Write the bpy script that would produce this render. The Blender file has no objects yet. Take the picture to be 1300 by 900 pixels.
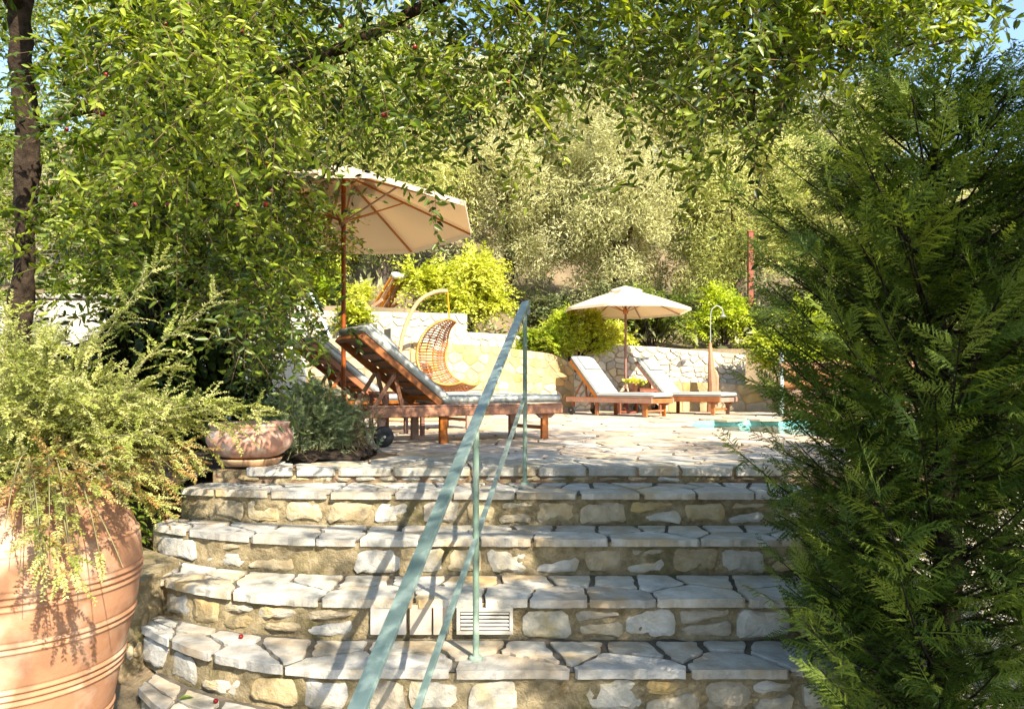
import bpy, math, random
import numpy as np
from mathutils import Vector, Matrix, noise
from mathutils.geometry import tessellate_polygon
random.seed(7); rng = np.random.default_rng(11)
R = math.radians; PI = math.pi
scene = bpy.context.scene
COL = scene.collection

# ------------------------------------------------------------------ camera, light, sky
cam = bpy.data.cameras.new('camera'); camo = bpy.data.objects.new('camera', cam); COL.objects.link(camo)
camo.location = (0, 0, 0.6); camo.rotation_euler = (PI/2, 0, 0)
cam.sensor_width = 36; cam.lens = 36*950/1300; cam.shift_y = 37/1300
cam.clip_start = 0.05; cam.clip_end = 1500
scene.camera = camo
SUN_EL, SUN_AZ = 37.5, math.degrees(math.atan2(.52, -.85))
w = bpy.data.worlds.new('World'); scene.world = w; w.use_nodes = True
nt = w.node_tree; bg = nt.nodes['Background']
sky = nt.nodes.new('ShaderNodeTexSky'); sky.sky_type = 'NISHITA'; sky.sun_disc = False
sky.sun_elevation = R(SUN_EL); sky.sun_rotation = R(SUN_AZ); sky.air_density = 1.0; sky.dust_density = .6; sky.ozone_density = 1.2
nt.links.new(sky.outputs[0], bg.inputs[0]); bg.inputs[1].default_value = .13
sl = bpy.data.lights.new('sun', 'SUN'); sl.energy = 5.0; sl.angle = R(.5); sl.color = (1, .90, .74)
so = bpy.data.objects.new('sun', sl); COL.objects.link(so)
ce = math.cos(R(SUN_EL)); TRAVEL = Vector((-.522*ce, .853*ce, -math.sin(R(SUN_EL))))
so.rotation_euler = TRAVEL.to_track_quat('-Z', 'Y').to_euler(); so.location = (6, -10, 9)
vs = scene.view_settings; vs.view_transform = 'Standard'; vs.look = 'None'; vs.gamma = 1; vs.exposure = 1.62
scene.render.resolution_x = 1024; scene.render.resolution_y = 708
try:
    scene.cycles.max_bounces = 8; scene.cycles.transmission_bounces = 5; scene.cycles.transparent_max_bounces = 8
except Exception: pass

def W(px, py, Y):            # a point of the place at distance Y in front of the camera
    return np.array([(px-650)*Y/950, Y, .6+(487-py)*Y/950])

# ------------------------------------------------------------------ materials
MAT = {}
def mat(name, col, col2=None, rough=.8, scale=6, bump=.3, bscale=30, rnd=.15, spec=.3, metal=0, stain=None, stain_scale=3, dist=.02):
    m = bpy.data.materials.new(name); m.use_nodes = True; n = m.node_tree.nodes; l = m.node_tree.links
    b = n['Principled BSDF']; b.inputs['Roughness'].default_value = rough; b.inputs['Metallic'].default_value = metal
    b.inputs['Specular IOR Level'].default_value = spec
    geo = n.new('ShaderNodeNewGeometry')
    tx = n.new('ShaderNodeTexNoise'); tx.inputs['Scale'].default_value = scale; tx.inputs['Detail'].default_value = 8; tx.inputs['Roughness'].default_value = .65
    l.new(geo.outputs['Position'], tx.inputs['Vector'])
    cr = n.new('ShaderNodeValToRGB'); cr.color_ramp.elements[0].position = .32; cr.color_ramp.elements[1].position = .68
    c2 = col2 or tuple(c*.6 for c in col)
    cr.color_ramp.elements[0].color = (*c2, 1); cr.color_ramp.elements[1].color = (*col, 1)
    l.new(tx.outputs['Fac'], cr.inputs['Fac']); out = cr.outputs['Color']
    if stain:
        t2 = n.new('ShaderNodeTexNoise'); t2.inputs['Scale'].default_value = stain_scale; t2.inputs['Detail'].default_value = 5
        l.new(geo.outputs['Position'], t2.inputs['Vector'])
        r2 = n.new('ShaderNodeValToRGB'); r2.color_ramp.elements[0].position = .5; r2.color_ramp.elements[1].position = .68
        l.new(t2.outputs['Fac'], r2.inputs['Fac'])
        mx = n.new('ShaderNodeMix'); mx.data_type = 'RGBA'; l.new(r2.outputs['Color'], mx.inputs['Factor'])
        l.new(out, mx.inputs[6]); mx.inputs[7].default_value = (*stain, 1); out = mx.outputs[2]
    if rnd:
        oi = n.new('ShaderNodeObjectInfo'); hs = n.new('ShaderNodeHueSaturation')
        mr = n.new('ShaderNodeMapRange'); mr.inputs[3].default_value = 1-rnd; mr.inputs[4].default_value = 1+rnd
        l.new(oi.outputs['Random'], mr.inputs[0]); l.new(mr.outputs[0], hs.inputs['Value'])
        wn = n.new('ShaderNodeTexWhiteNoise'); wn.noise_dimensions = '1D'; l.new(oi.outputs['Random'], wn.inputs['W'])
        m2 = n.new('ShaderNodeMapRange'); m2.inputs[3].default_value = .65; m2.inputs[4].default_value = 1.35
        l.new(wn.outputs['Value'], m2.inputs[0]); l.new(m2.outputs[0], hs.inputs['Saturation'])
        l.new(out, hs.inputs['Color']); out = hs.outputs['Color']
    l.new(out, b.inputs['Base Color'])
    if bump:
        t3 = n.new('ShaderNodeTexNoise'); t3.inputs['Scale'].default_value = bscale; t3.inputs['Detail'].default_value = 9; t3.inputs['Roughness'].default_value = .7
        l.new(geo.outputs['Position'], t3.inputs['Vector'])
        bp = n.new('ShaderNodeBump'); bp.inputs['Strength'].default_value = bump; bp.inputs['Distance'].default_value = dist
        l.new(t3.outputs['Fac'], bp.inputs['Height']); l.new(bp.outputs[0], b.inputs['Normal'])
    MAT[name] = m; return m

def leafmat(name, cols, trans=.35, rough=.5, spec=.25):
    m = bpy.data.materials.new(name); m.use_nodes = True; n = m.node_tree.nodes; l = m.node_tree.links
    b = n['Principled BSDF']; b.inputs['Roughness'].default_value = rough; b.inputs['Specular IOR Level'].default_value = spec
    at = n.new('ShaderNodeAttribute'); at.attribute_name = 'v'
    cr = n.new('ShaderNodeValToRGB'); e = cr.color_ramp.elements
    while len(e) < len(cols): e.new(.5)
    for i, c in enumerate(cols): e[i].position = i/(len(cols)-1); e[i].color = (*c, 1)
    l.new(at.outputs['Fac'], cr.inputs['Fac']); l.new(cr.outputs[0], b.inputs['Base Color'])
    tr = n.new('ShaderNodeBsdfTranslucent')
    hs = n.new('ShaderNodeHueSaturation'); hs.inputs['Value'].default_value = 1.5; hs.inputs['Saturation'].default_value = 1.1; hs.inputs['Hue'].default_value = .49
    l.new(cr.outputs[0], hs.inputs['Color']); l.new(hs.outputs[0], tr.inputs[0])
    mx = n.new('ShaderNodeMixShader'); mx.inputs[0].default_value = trans
    l.new(b.outputs[0], mx.inputs[1]); l.new(tr.outputs[0], mx.inputs[2]); l.new(mx.outputs[0], n['Material Output'].inputs[0])
    MAT[name] = m; return m

mat('slab', (.52, .50, .45), (.27, .25, .205), rough=.8, scale=7, bump=.7, bscale=18, rnd=.2, stain=(.42, .32, .20), stain_scale=3.2)
mat('flag', (.48, .40, .31), (.29, .23, .17), rough=.8, scale=4, bump=.3, bscale=20, rnd=.16, stain=(.60, .46, .33), stain_scale=1.6)
mat('joint', (.15, .135, .11), (.08, .07, .055), rough=.95, scale=12, bump=.5, bscale=40, rnd=0, spec=.1)
mat('terrace_joint', (.27, .18, .11), (.16, .11, .07), rough=.95, scale=8, bump=.5, bscale=40, rnd=0, spec=.1)
mat('riser_mortar', (.44, .36, .22), (.19, .145, .075), rough=.95, scale=11, bump=1.0, bscale=24, rnd=0, stain=(.15, .13, .06), stain_scale=4.5, spec=.1, dist=.04)
mat('riser_stone', (.46, .39, .27), (.25, .20, .12), rough=.85, scale=9, bump=.7, bscale=18, rnd=.2, stain=(.42, .32, .18), stain_scale=6, dist=.03)
mat('riser_stone_pale', (.54, .51, .45), (.34, .32, .26), rough=.85, scale=7, bump=.7, bscale=20, rnd=.12, stain=(.40, .33, .2), stain_scale=5, dist=.03)
mat('wall_white', (.50, .455, .385), (.34, .30, .24), rough=.9, scale=5, bump=.4, bscale=18, rnd=.18, stain=(.56, .46, .32), stain_scale=1.5)
mat('wall_yellow', (.42, .335, .20), (.27, .205, .11), rough=.9, scale=4, bump=.4, bscale=16, rnd=.16, stain=(.62, .40, .20), stain_scale=1.2)
mat('wall_joint', (.40, .35, .26), (.28, .24, .17), rough=.95, scale=8, bump=.5, bscale=30, rnd=0)
mat('wall_joint_yellow', (.34, .26, .145), (.24, .175, .095), rough=.95, scale=5, bump=.5, bscale=25, rnd=0)
mat('plaster_pale', (.72, .66, .56), (.6, .54, .45), rough=.9, scale=3, bump=.2, rnd=0)
mat('soil', (.07, .045, .028), (.035, .022, .014), rough=1, scale=14, bump=.8, bscale=40, rnd=0, dist=.05)
mat('ground', (.24, .18, .11), (.12, .09, .05), rough=1, scale=1.2, bump=.8, bscale=9, rnd=0, stain=(.10, .09, .04), stain_scale=.6, dist=.08)
mat('gravel', (.60, .52, .44), (.42, .35, .28), rough=1, scale=10, bump=.7, bscale=50, rnd=0)
mat('teak', (.36, .15, .065), (.20, .075, .03), rough=.5, scale=5, bump=.25, bscale=40, rnd=.18, spec=.4)
mat('teak_orange', (.42, .19, .075), (.30, .125, .045), rough=.5, scale=5, bump=.25, bscale=40, rnd=.15, spec=.4)
mat('wood_red', (.24, .095, .055), (.15, .055, .03), rough=.5, scale=5, bump=.2, rnd=.1)
mat('log', (.30, .18, .11), (.17, .10, .06), rough=.9, scale=7, bump=.5, bscale=25, rnd=.25)
mat('rust', (.26, .08, .045), (.15, .05, .03), rough=.8, scale=8, bump=.4, rnd=0)
mat('cushion', (.44, .45, .41), (.37, .385, .355), rough=.9, scale=3, bump=.25, bscale=8, rnd=.05, dist=.02)
mat('piping', (.22, .25, .25), rough=.9, bump=0, rnd=0)
mat('rubber', (.012, .012, .014), (.02, .02, .02), rough=.6, bump=0, rnd=0)
mat('steel', (.6, .6, .6), rough=.3, metal=.9, bump=0, rnd=0)
mat('steel_dull', (.45, .45, .42), rough=.5, metal=.6, bump=0, rnd=0)
mat('rattan', (.40, .19, .075), (.28, .12, .045), rough=.55, scale=20, bump=.2, rnd=.1)
mat('rattan_red', (.34, .115, .05), (.22, .07, .03), rough=.55, scale=20, bump=.2, rnd=.1)
mat('rattan_pale', (.50, .31, .13), (.40, .22, .08), rough=.5, scale=12, bump=.1, rnd=.05)
mat('terracotta', (.38, .195, .11), (.29, .14, .07), rough=.8, scale=3, bump=.25, bscale=35, rnd=0, stain=(.52, .36, .25), stain_scale=5, dist=.012)
mat('bowl_clay', (.46, .26, .18), (.36, .19, .13), rough=.8, scale=7, bump=.3, bscale=30, rnd=0, stain=(.56, .44, .36), stain_scale=9, dist=.01)
mat('saucer_clay', (.50, .30, .17), (.32, .19, .10), rough=.85, scale=9, bump=.3, rnd=0, stain=(.20, .17, .10), stain_scale=12)
mat('grille', (.48, .45, .39), (.38, .35, .29), rough=.6, scale=14, bump=.1, rnd=0)
mat('dark_gap', (.02, .018, .015), rough=1, bump=0, rnd=0)
mat('tile_pale', (.46, .40, .33), (.36, .31, .25), rough=.7, scale=5, bump=.15, rnd=.08)
mat('bark', (.060, .042, .027), (.018, .012, .008), rough=1, scale=16, bump=1, bscale=22, rnd=.1, spec=.1, dist=.04)
mat('bark_grey', (.12, .09, .06), (.04, .03, .02), rough=1, scale=10, bump=1, bscale=14, rnd=.1, spec=.1, dist=.04)
mat('stem_brown', (.20, .13, .07), (.10, .065, .035), rough=.9, bump=0, rnd=0)
mat('stem_green', (.24, .22, .10), (.16, .14, .06), rough=.9, bump=0, rnd=0)
mat('fruit', (.23, .018, .015), (.10, .008, .008), rough=.3, scale=20, bump=0, rnd=.3, spec=.5)
mat('towel', (.82, .80, .78), (.76, .74, .72), rough=1, scale=8, bump=.4, bscale=60, rnd=0)
mat('rail_white', (.40, .48, .45), rough=.4, bump=0, rnd=0)
mat('yellow_flower', (.75, .45, .04), (.6, .3, .02), rough=.6, bump=0, rnd=0)
mat('rock', (.36, .32, .28), (.20, .17, .14), rough=.95, scale=4, bump=.8, bscale=8, rnd=.25, dist=.1)
m = mat('rail_paint', (.20, .28, .26), (.14, .21, .205), rough=.28, scale=9, bump=.08, bscale=60, rnd=0, spec=.6, metal=.4, stain=(.34, .44, .40), stain_scale=14)
mat('post_paint', (.17, .25, .19), (.11, .17, .13), rough=.45, scale=14, bump=.15, bscale=50, rnd=0, spec=.4, stain=(.30, .38, .30), stain_scale=8)
def canvas():
    m = bpy.data.materials.new('canvas'); m.use_nodes = True; n = m.node_tree.nodes; l = m.node_tree.links
    b = n['Principled BSDF']; b.inputs['Roughness'].default_value = .95; b.inputs['Specular IOR Level'].default_value = .1
    tx = n.new('ShaderNodeTexNoise'); tx.inputs['Scale'].default_value = 3; geo = n.new('ShaderNodeNewGeometry'); l.new(geo.outputs['Position'], tx.inputs['Vector'])
    cr = n.new('ShaderNodeValToRGB'); cr.color_ramp.elements[0].color = (.66, .55, .40, 1); cr.color_ramp.elements[1].color = (.74, .64, .49, 1)
    l.new(tx.outputs['Fac'], cr.inputs['Fac']); l.new(cr.outputs[0], b.inputs['Base Color'])
    tr = n.new('ShaderNodeBsdfTranslucent'); tr.inputs[0].default_value = (.85, .68, .44, 1)
    mx = n.new('ShaderNodeMixShader'); mx.inputs[0].default_value = .38
    l.new(b.outputs[0], mx.inputs[1]); l.new(tr.outputs[0], mx.inputs[2]); l.new(mx.outputs[0], n['Material Output'].inputs[0]); MAT['canvas'] = m
canvas()
def watermat():
    m = bpy.data.materials.new('pool_water'); m.use_nodes = True; n = m.node_tree.nodes; l = m.node_tree.links
    b = n['Principled BSDF']; b.inputs['Base Color'].default_value = (.75, .95, .93, 1); b.inputs['Roughness'].default_value = .02
    b.inputs['IOR'].default_value = 1.33; b.inputs['Transmission Weight'].default_value = 1
    tx = n.new('ShaderNodeTexNoise'); tx.inputs['Scale'].default_value = 5; tx.inputs['Detail'].default_value = 3
    geo = n.new('ShaderNodeNewGeometry'); l.new(geo.outputs['Position'], tx.inputs['Vector'])
    bp = n.new('ShaderNodeBump'); bp.inputs['Strength'].default_value = .35; bp.inputs['Distance'].default_value = .05
    l.new(tx.outputs['Fac'], bp.inputs['Height']); l.new(bp.outputs[0], b.inputs['Normal']); MAT['pool_water'] = m
watermat()
mat('pool_tile', (.22, .60, .55), (.14, .50, .47), rough=.4, scale=3, bump=0, rnd=0)
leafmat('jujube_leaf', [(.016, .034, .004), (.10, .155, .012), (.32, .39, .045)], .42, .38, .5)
leafmat('shaded_leaf', [(.010, .020, .004), (.024, .042, .008), (.05, .075, .015)], .12, .45, .3)  # near-black leaves, deep shade of the hollow put into the colour
leafmat('bank_shade_leaf', [(.03, .045, .015), (.08, .10, .03), (.22, .24, .10)], .2, .6, .2)  # dark leaf colour for the shadow gap beneath the slope trees
leafmat('conifer_leaf', [(.022, .045, .007), (.062, .108, .014), (.25, .32, .05)], .28, .55, .25)  # light end of the ramp holds the sunlit highlights of the sprays
leafmat('jar_leaf', [(.23, .27, .05), (.39, .42, .11), (.58, .58, .26)], .38, .6, .2)
leafmat('jar_leaf_brown', [(.35, .19, .06), (.45, .30, .11), (.42, .40, .16)], .3, .6, .2)
leafmat('rosemary_leaf', [(.07, .11, .04), (.18, .24, .10), (.36, .42, .24)], .15, .6, .3)
leafmat('dry_leaf', [(.26, .19, .11), (.42, .33, .2), (.32, .33, .15)], .15, .7, .2)
leafmat('tamarisk_leaf', [(.30, .30, .13), (.48, .48, .23), (.66, .64, .38)], .42, .7, .1)
leafmat('tamarisk_leaf_green', [(.26, .28, .08), (.43, .45, .15), (.60, .60, .27)], .42, .7, .1)
leafmat('olive_leaf', [(.15, .16, .07), (.31, .32, .15), (.50, .50, .27)], .3, .6, .2)
leafmat('lime_leaf', [(.24, .30, .02), (.46, .50, .05), (.62, .62, .12)], .4, .5, .3)
leafmat('hedge_leaf', [(.18, .26, .015), (.38, .47, .03), (.55, .60, .08)], .42, .5, .3)
leafmat('mid_leaf', [(.07, .11, .015), (.18, .24, .035), (.36, .40, .08)], .35, .5, .3)

# ------------------------------------------------------------------ helpers
def tagit(o, label=None, cat=None, group=None, kind=None):
    if label: o['label'] = label
    if cat: o['category'] = cat
    if group: o['group'] = group
    if kind: o['kind'] = kind
    return o
def empty(name, loc, label, cat, group=None, rz=0):
    o = bpy.data.objects.new(name, None); COL.objects.link(o); o.location = loc; o.rotation_euler = (0, 0, rz); o.empty_display_size = .1
    return tagit(o, label, cat, group)
def worldmat(o):
    m = Matrix.LocRotScale(o.location, o.rotation_euler, o.scale)
    return worldmat(o.parent) @ m if o.parent else m
def link(name, me, m=None, parent=None, loc=(0, 0, 0), rot=(0, 0, 0)):
    o = bpy.data.objects.new(name, me); COL.objects.link(o)
    if m is not None and not me.materials: me.materials.append(MAT[m])
    if parent: o.parent = parent
    o.location = loc; o.rotation_euler = rot
    return o
class MB:
    """collects shapes in the coordinates of the thing (or of the world)"""
    def __init__(s): s.v = []; s.f = []; s.sm = []
    def add(s, v, f, smooth=False):
        b = len(s.v); s.v += [tuple(p) for p in v]; s.f += [tuple(b+i for i in q) for q in f]; s.sm += [smooth]*len(f)
    def box(s, c, d, rot=None, bev=0.0):
        """chamfered box, centre c, size d"""
        hx, hy, hz = d[0]/2, d[1]/2, d[2]/2; b = bev or min(hx, hy, hz)*.12
        P = []; idx = {}
        for sx in (-1, 1):
            for sy in (-1, 1):
                for sz in (-1, 1):
                    for a in range(3):
                        q = [hx*sx, hy*sy, hz*sz]; sg = (sx, sy, sz); hh = (hx, hy, hz)
                        for k in range(3):
                            if k != a: q[k] = sg[k]*(hh[k]-b)
                        idx[(sx, sy, sz, a)] = len(P); P.append(Vector(q))
        F = []
        for a in range(3):
            u, v_ = (a+1) % 3, (a+2) % 3
            for sg in (-1, 1):
                q = []
                for su, sv in ((-1, -1), (1, -1), (1, 1), (-1, 1)):
                    k = [0, 0, 0]; k[a] = sg; k[u] = su; k[v_] = sv; q.append(idx[(*k, a)])
                F.append(q if sg > 0 else q[::-1])
        for a in range(3):
            u, v_ = (a+1) % 3, (a+2) % 3
            for su in (-1, 1):
                for sv in (-1, 1):
                    k0 = [0]*3; k1 = [0]*3; k0[a] = -1; k1[a] = 1
                    for k in (k0, k1): k[u] = su; k[v_] = sv
                    q = [idx[(*k0, u)], idx[(*k1, u)], idx[(*k1, v_)], idx[(*k0, v_)]]
                    F.append(q if su*sv < 0 else q[::-1])
        for sx in (-1, 1):
            for sy in (-1, 1):
                for sz in (-1, 1):
                    q = [idx[(sx, sy, sz, a)] for a in range(3)]
                    F.append(q if sx*sy*sz > 0 else q[::-1])
        if rot is not None: P = [rot @ p for p in P]
        P = [p+Vector(c) for p in P]; s.add(P, F); return s
    def bar(s, a, b, wdt, th, up=(0, 0, 1)):
        a = Vector(a); b = Vector(b); d = b-a; x = d.normalized(); upv = Vector(up)
        y = upv.cross(x).normalized(); z = x.cross(y)
        s.box((a+b)/2, (d.length, wdt, th), Matrix((x, y, z)).transposed()); return s
    def tube(s, pts, r, n=8, caps=True, smooth=True):
        pts = [Vector(p) for p in pts]; k = len(pts); rr = r if hasattr(r, '__len__') else [r]*k
        V = []; prev = None
        for i, p in enumerate(pts):
            t = (pts[min(i+1, k-1)]-pts[max(i-1, 0)]).normalized()
            if prev is None: ref = Vector((0, 0, 1)) if abs(t.z) < .9 else Vector((1, 0, 0)); x = t.cross(ref).normalized()
            else: x = (prev-t*prev.dot(t)).normalized()
            y = t.cross(x); prev = x
            for j in range(n):
                a = 2*PI*j/n; V.append(p+(x*math.cos(a)+y*math.sin(a))*rr[i])
        F = [(i*n+j, i*n+(j+1) % n, (i+1)*n+(j+1) % n, (i+1)*n+j) for i in range(k-1) for j in range(n)]
        s.add(V, F, smooth)
        if caps:
            s.add(V[:n], [tuple(range(n))[::-1]]); s.add(V[-n:], [tuple(range(n))])
        return s
    def lathe(s, prof, n=32, c=(0, 0, 0), smooth=True, closed=False):
        V = []; k = len(prof)
        for r, z in prof:
            for j in range(n):
                a = 2*PI*j/n; V.append((c[0]+r*math.cos(a), c[1]+r*math.sin(a), c[2]+z))
        F = [(i*n+j, i*n+(j+1) % n, (i+1)*n+(j+1) % n, (i+1)*n+j) for i in range(k-1) for j in range(n)]
        s.add(V, F, smooth); return s
    def mesh(s, name, origin=(0, 0, 0)):
        me = bpy.data.meshes.new(name)
        o = origin; me.from_pydata([(x-o[0], y-o[1], z-o[2]) for x, y, z in s.v], [], s.f)
        me.polygons.foreach_set('use_smooth', s.sm); me.update(); return me
    def build(s, name, m, parent=None, loc=(0, 0, 0), rot=(0, 0, 0)):
        return link(name, s.mesh(name), m, parent, loc, rot)
    def build_at(s, name, m, parent=None):
        """origin at the centre of the piece; coordinates are the parent's"""
        c = np.mean(np.array(s.v), axis=0); return link(name, s.mesh(name, c), m, parent, tuple(c))
def copy_tree(o, parent=None):
    c = o.copy(); COL.objects.link(c); c.parent = parent
    for ch in list(o.children): copy_tree(ch, c)
    return c

# ---- numpy mesh pieces: (verts (N,3), faces (M,k), var (N,))
def build_np(name, pieces, m, parent=None, origin=(0, 0, 0), smooth=False):
    vs_, fl, ft, va = [], [], [], []; b = 0
    for v, f, a in pieces:
        vs_.append(v); fl.append((f+b).ravel()); ft.append(np.full(len(f), f.shape[1])); va.append(a); b += len(v)
    v = np.concatenate(vs_).astype(np.float32)-np.array(origin, np.float32); fl = np.concatenate(fl).astype(np.int32); ft = np.concatenate(ft).astype(np.int32); va = np.concatenate(va).astype(np.float32)
    me = bpy.data.meshes.new(name); me.vertices.add(len(v)); me.vertices.foreach_set('co', v.ravel())
    me.loops.add(len(fl)); me.loops.foreach_set('vertex_index', fl)
    me.polygons.add(len(ft)); st = np.concatenate([[0], np.cumsum(ft)[:-1]]).astype(np.int32)
    me.polygons.foreach_set('loop_start', st)
    try: me.polygons.foreach_set('loop_total', ft)
    except Exception: pass
    me.update(calc_edges=True)
    at = me.attributes.new('v', 'FLOAT', 'POINT'); at.data.foreach_set('value', va)
    return link(name, me, m, parent, origin)
def nrm(a): return a/np.maximum(np.linalg.norm(a, axis=-1, keepdims=True), 1e-9)
def stamp(T, F, P, A, Nn, S, var):
    T = np.array(T, float); F = np.array(F); A = nrm(A); X = nrm(np.cross(A, Nn)); Z = np.cross(X, A)
    S = np.asarray(S, float); S = S[:, None]*np.ones(3) if S.ndim == 1 else S
    v = P[:, None, :]+T[None, :, 0:1]*(X*S[:, 0:1])[:, None, :]+T[None, :, 1:2]*(A*S[:, 1:2])[:, None, :]+T[None, :, 2:3]*(Z*S[:, 2:3])[:, None, :]
    k = len(T); f = F[None]+(np.arange(len(P))*k)[:, None, None]
    return v.reshape(-1, 3), f.reshape(-1, F.shape[1]), np.repeat(np.clip(var, 0, 1), k)
LEAF2 = ([(0, 0, 0), (.5, .45, .12), (0, 1, 0), (-.5, .45, .12)], [(0, 1, 2), (0, 2, 3)])
LEAF4 = ([(0, 0, 0), (.42, .28, .1), (.34, .68, .08), (0, 1, -.04), (-.34, .68, .08), (-.42, .28, .1)], [(0, 1, 2, 3), (0, 3, 4, 5)])
NEEDLE = ([(-.5, 0, 0), (.5, 0, 0), (0, 1, 0)], [(0, 1, 2)])
def unit(n):
    return nrm(rng.normal(size=(n, 3)))
def tubes_np(P, r, var=.5):
    """P (M,K,3) polylines, r (M,K): three sided stems"""
    M, K, _ = P.shape; t = nrm(np.gradient(P, axis=1)); ref = np.where(np.abs(t[..., 2:3]) < .9, np.array([0, 0, 1.]), np.array([1., 0, 0]))
    x = nrm(np.cross(t, ref)); y = np.cross(t, x); V = []
    for j in range(3):
        a = 2*PI*j/3; V.append(P+(x*math.cos(a)+y*math.sin(a))*r[..., None])
    V = np.stack(V, 2).reshape(-1, 3)
    i = np.arange(M)[:, None, None]*K*3; k = np.arange(K-1)[None, :, None]*3; j = np.arange(3)[None, None, :]; j2 = (j+1) % 3
    F = np.stack([i+k+j, i+k+j2, i+k+3+j2, i+k+3+j], -1).reshape(-1, 4)
    return V, F, np.full(len(V), var)
def twigs(S, D, L, K, droop, lsize, lw=.42, out=.9, tmpl=LEAF4, var=None, stem_r=.0016, jit=.35, up=(0, 0, 1), nstem=5, per=1):
    """hanging or rising twigs with alternate leaves. returns leaf piece, stem piece"""
    M = len(S); D = nrm(D); g = np.array([0, 0, -1.])
    def at(s): return S[:, None, :]+D[:, None, :]*(L[:, None]*s)[..., None]+g*(droop[:, None]*L[:, None]*s**2)[..., None]
    s = np.linspace(0, 1, nstem)[None, :].repeat(M, 0); SP = at(s)
    s = (np.linspace(.08, 1, K)[None, :]+rng.normal(0, .4/K, (M, K))); P = at(s)
    T = nrm(D[:, None, :]+g*(2*droop[:, None]*s)[..., None])
    sd = nrm(np.cross(T, np.array(up)+rng.normal(0, .25, (M, 1, 3)))); sg = np.where(np.arange(K) % 2 == 0, 1., -1.)[None, :, None]
    Pl, Al, Nl, Sl, Vl = [], [], [], [], []
    if var is None: var = rng.random(M)
    for q in range(per):
        A = nrm(T*.6+sd*sg*out+rng.normal(0, jit, (M, K, 3)))
        Nn = nrm(np.cross(sd, T)*np.sign(rng.random((M, 1, 1))-.02)+rng.normal(0, .45, (M, K, 3)))
        sz = lsize*(rng.uniform(.7, 1.15, (M, K)))*(1-.35*np.abs(s))
        Pl.append(P.reshape(-1, 3)); Al.append(A.reshape(-1, 3)); Nl.append(Nn.reshape(-1, 3)); Sl.append(np.stack([sz*lw, sz, sz], -1).reshape(-1, 3))
        Vl.append((var[:, None]+rng.normal(0, .14, (M, K))).ravel())
    c = np.concatenate
    return stamp(*tmpl, c(Pl), c(Al), c(Nl), c(Sl), c(Vl)), tubes_np(SP, np.linspace(stem_r, stem_r*.4, nstem)[None, :].repeat(M, 0))

# ---- voronoi stones
def clipp(poly, mx, my, nx, ny):
    out = []; k = len(poly)
    for i in range(k):
        a = poly[i]; b = poly[(i+1) % k]; da = (a[0]-mx)*nx+(a[1]-my)*ny; db = (b[0]-mx)*nx+(b[1]-my)*ny
        if da <= 0: out.append(a)
        if (da < 0 < db) or (db < 0 < da):
            t = da/(da-db); out.append((a[0]+(b[0]-a[0])*t, a[1]+(b[1]-a[1])*t))
    return out
def voronoi(pts, box):
    P = np.array(pts); cells = []
    for i, p in enumerate(P):
        d = ((P-p)**2).sum(1); near = np.argsort(d)[1:15]
        poly = [(box[0], box[1]), (box[2], box[1]), (box[2], box[3]), (box[0], box[3])]
        for j in near:
            q = P[j]; poly = clipp(poly, (p[0]+q[0])/2, (p[1]+q[1])/2, q[0]-p[0], q[1]-p[1])
            if len(poly) < 3: break
        cells.append(poly if len(poly) >= 3 else None)
    return cells
def shrink(poly, gap):
    c = np.mean(np.array(poly), axis=0); out = list(poly); k = len(poly)
    for i in range(k):
        a = np.array(poly[i]); b = np.array(poly[(i+1) % k]); e = b-a; ln = math.hypot(*e)
        if ln < 1e-6: continue
        n = np.array((e[1], -e[0]))/ln
        if np.dot(n, c-a) > 0: n = -n
        m_ = (a+b)/2-n*gap; out = clipp(out, m_[0], m_[1], n[0], n[1])
        if len(out) < 3: return None
    return out
def roughen(poly, step, amp, rnd=.25):
    """corner cutting and a broken outline"""
    k = len(poly); Q = []
    for i in range(k):
        p, q = np.array(poly[i]), np.array(poly[(i+1) % k]); ln = np.linalg.norm(q-p); c = min(.33, rnd*random.uniform(.7, 1.4)/max(ln, 1e-6)); a, b = p+(q-p)*c, q-(q-p)*c; n = max(1, int(np.linalg.norm(b-a)/step)); e = (q-p)/max(ln, 1e-6); nn = np.array((e[1], -e[0]))
        for j in range(n+1): Q.append(tuple(a+(b-a)*(j/n)+nn*random.uniform(-amp, amp)))
    return Q
def area(poly): return abs(sum(poly[i][0]*poly[(i+1) % len(poly)][1]-poly[(i+1) % len(poly)][0]*poly[i][1] for i in range(len(poly))))/2
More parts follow.
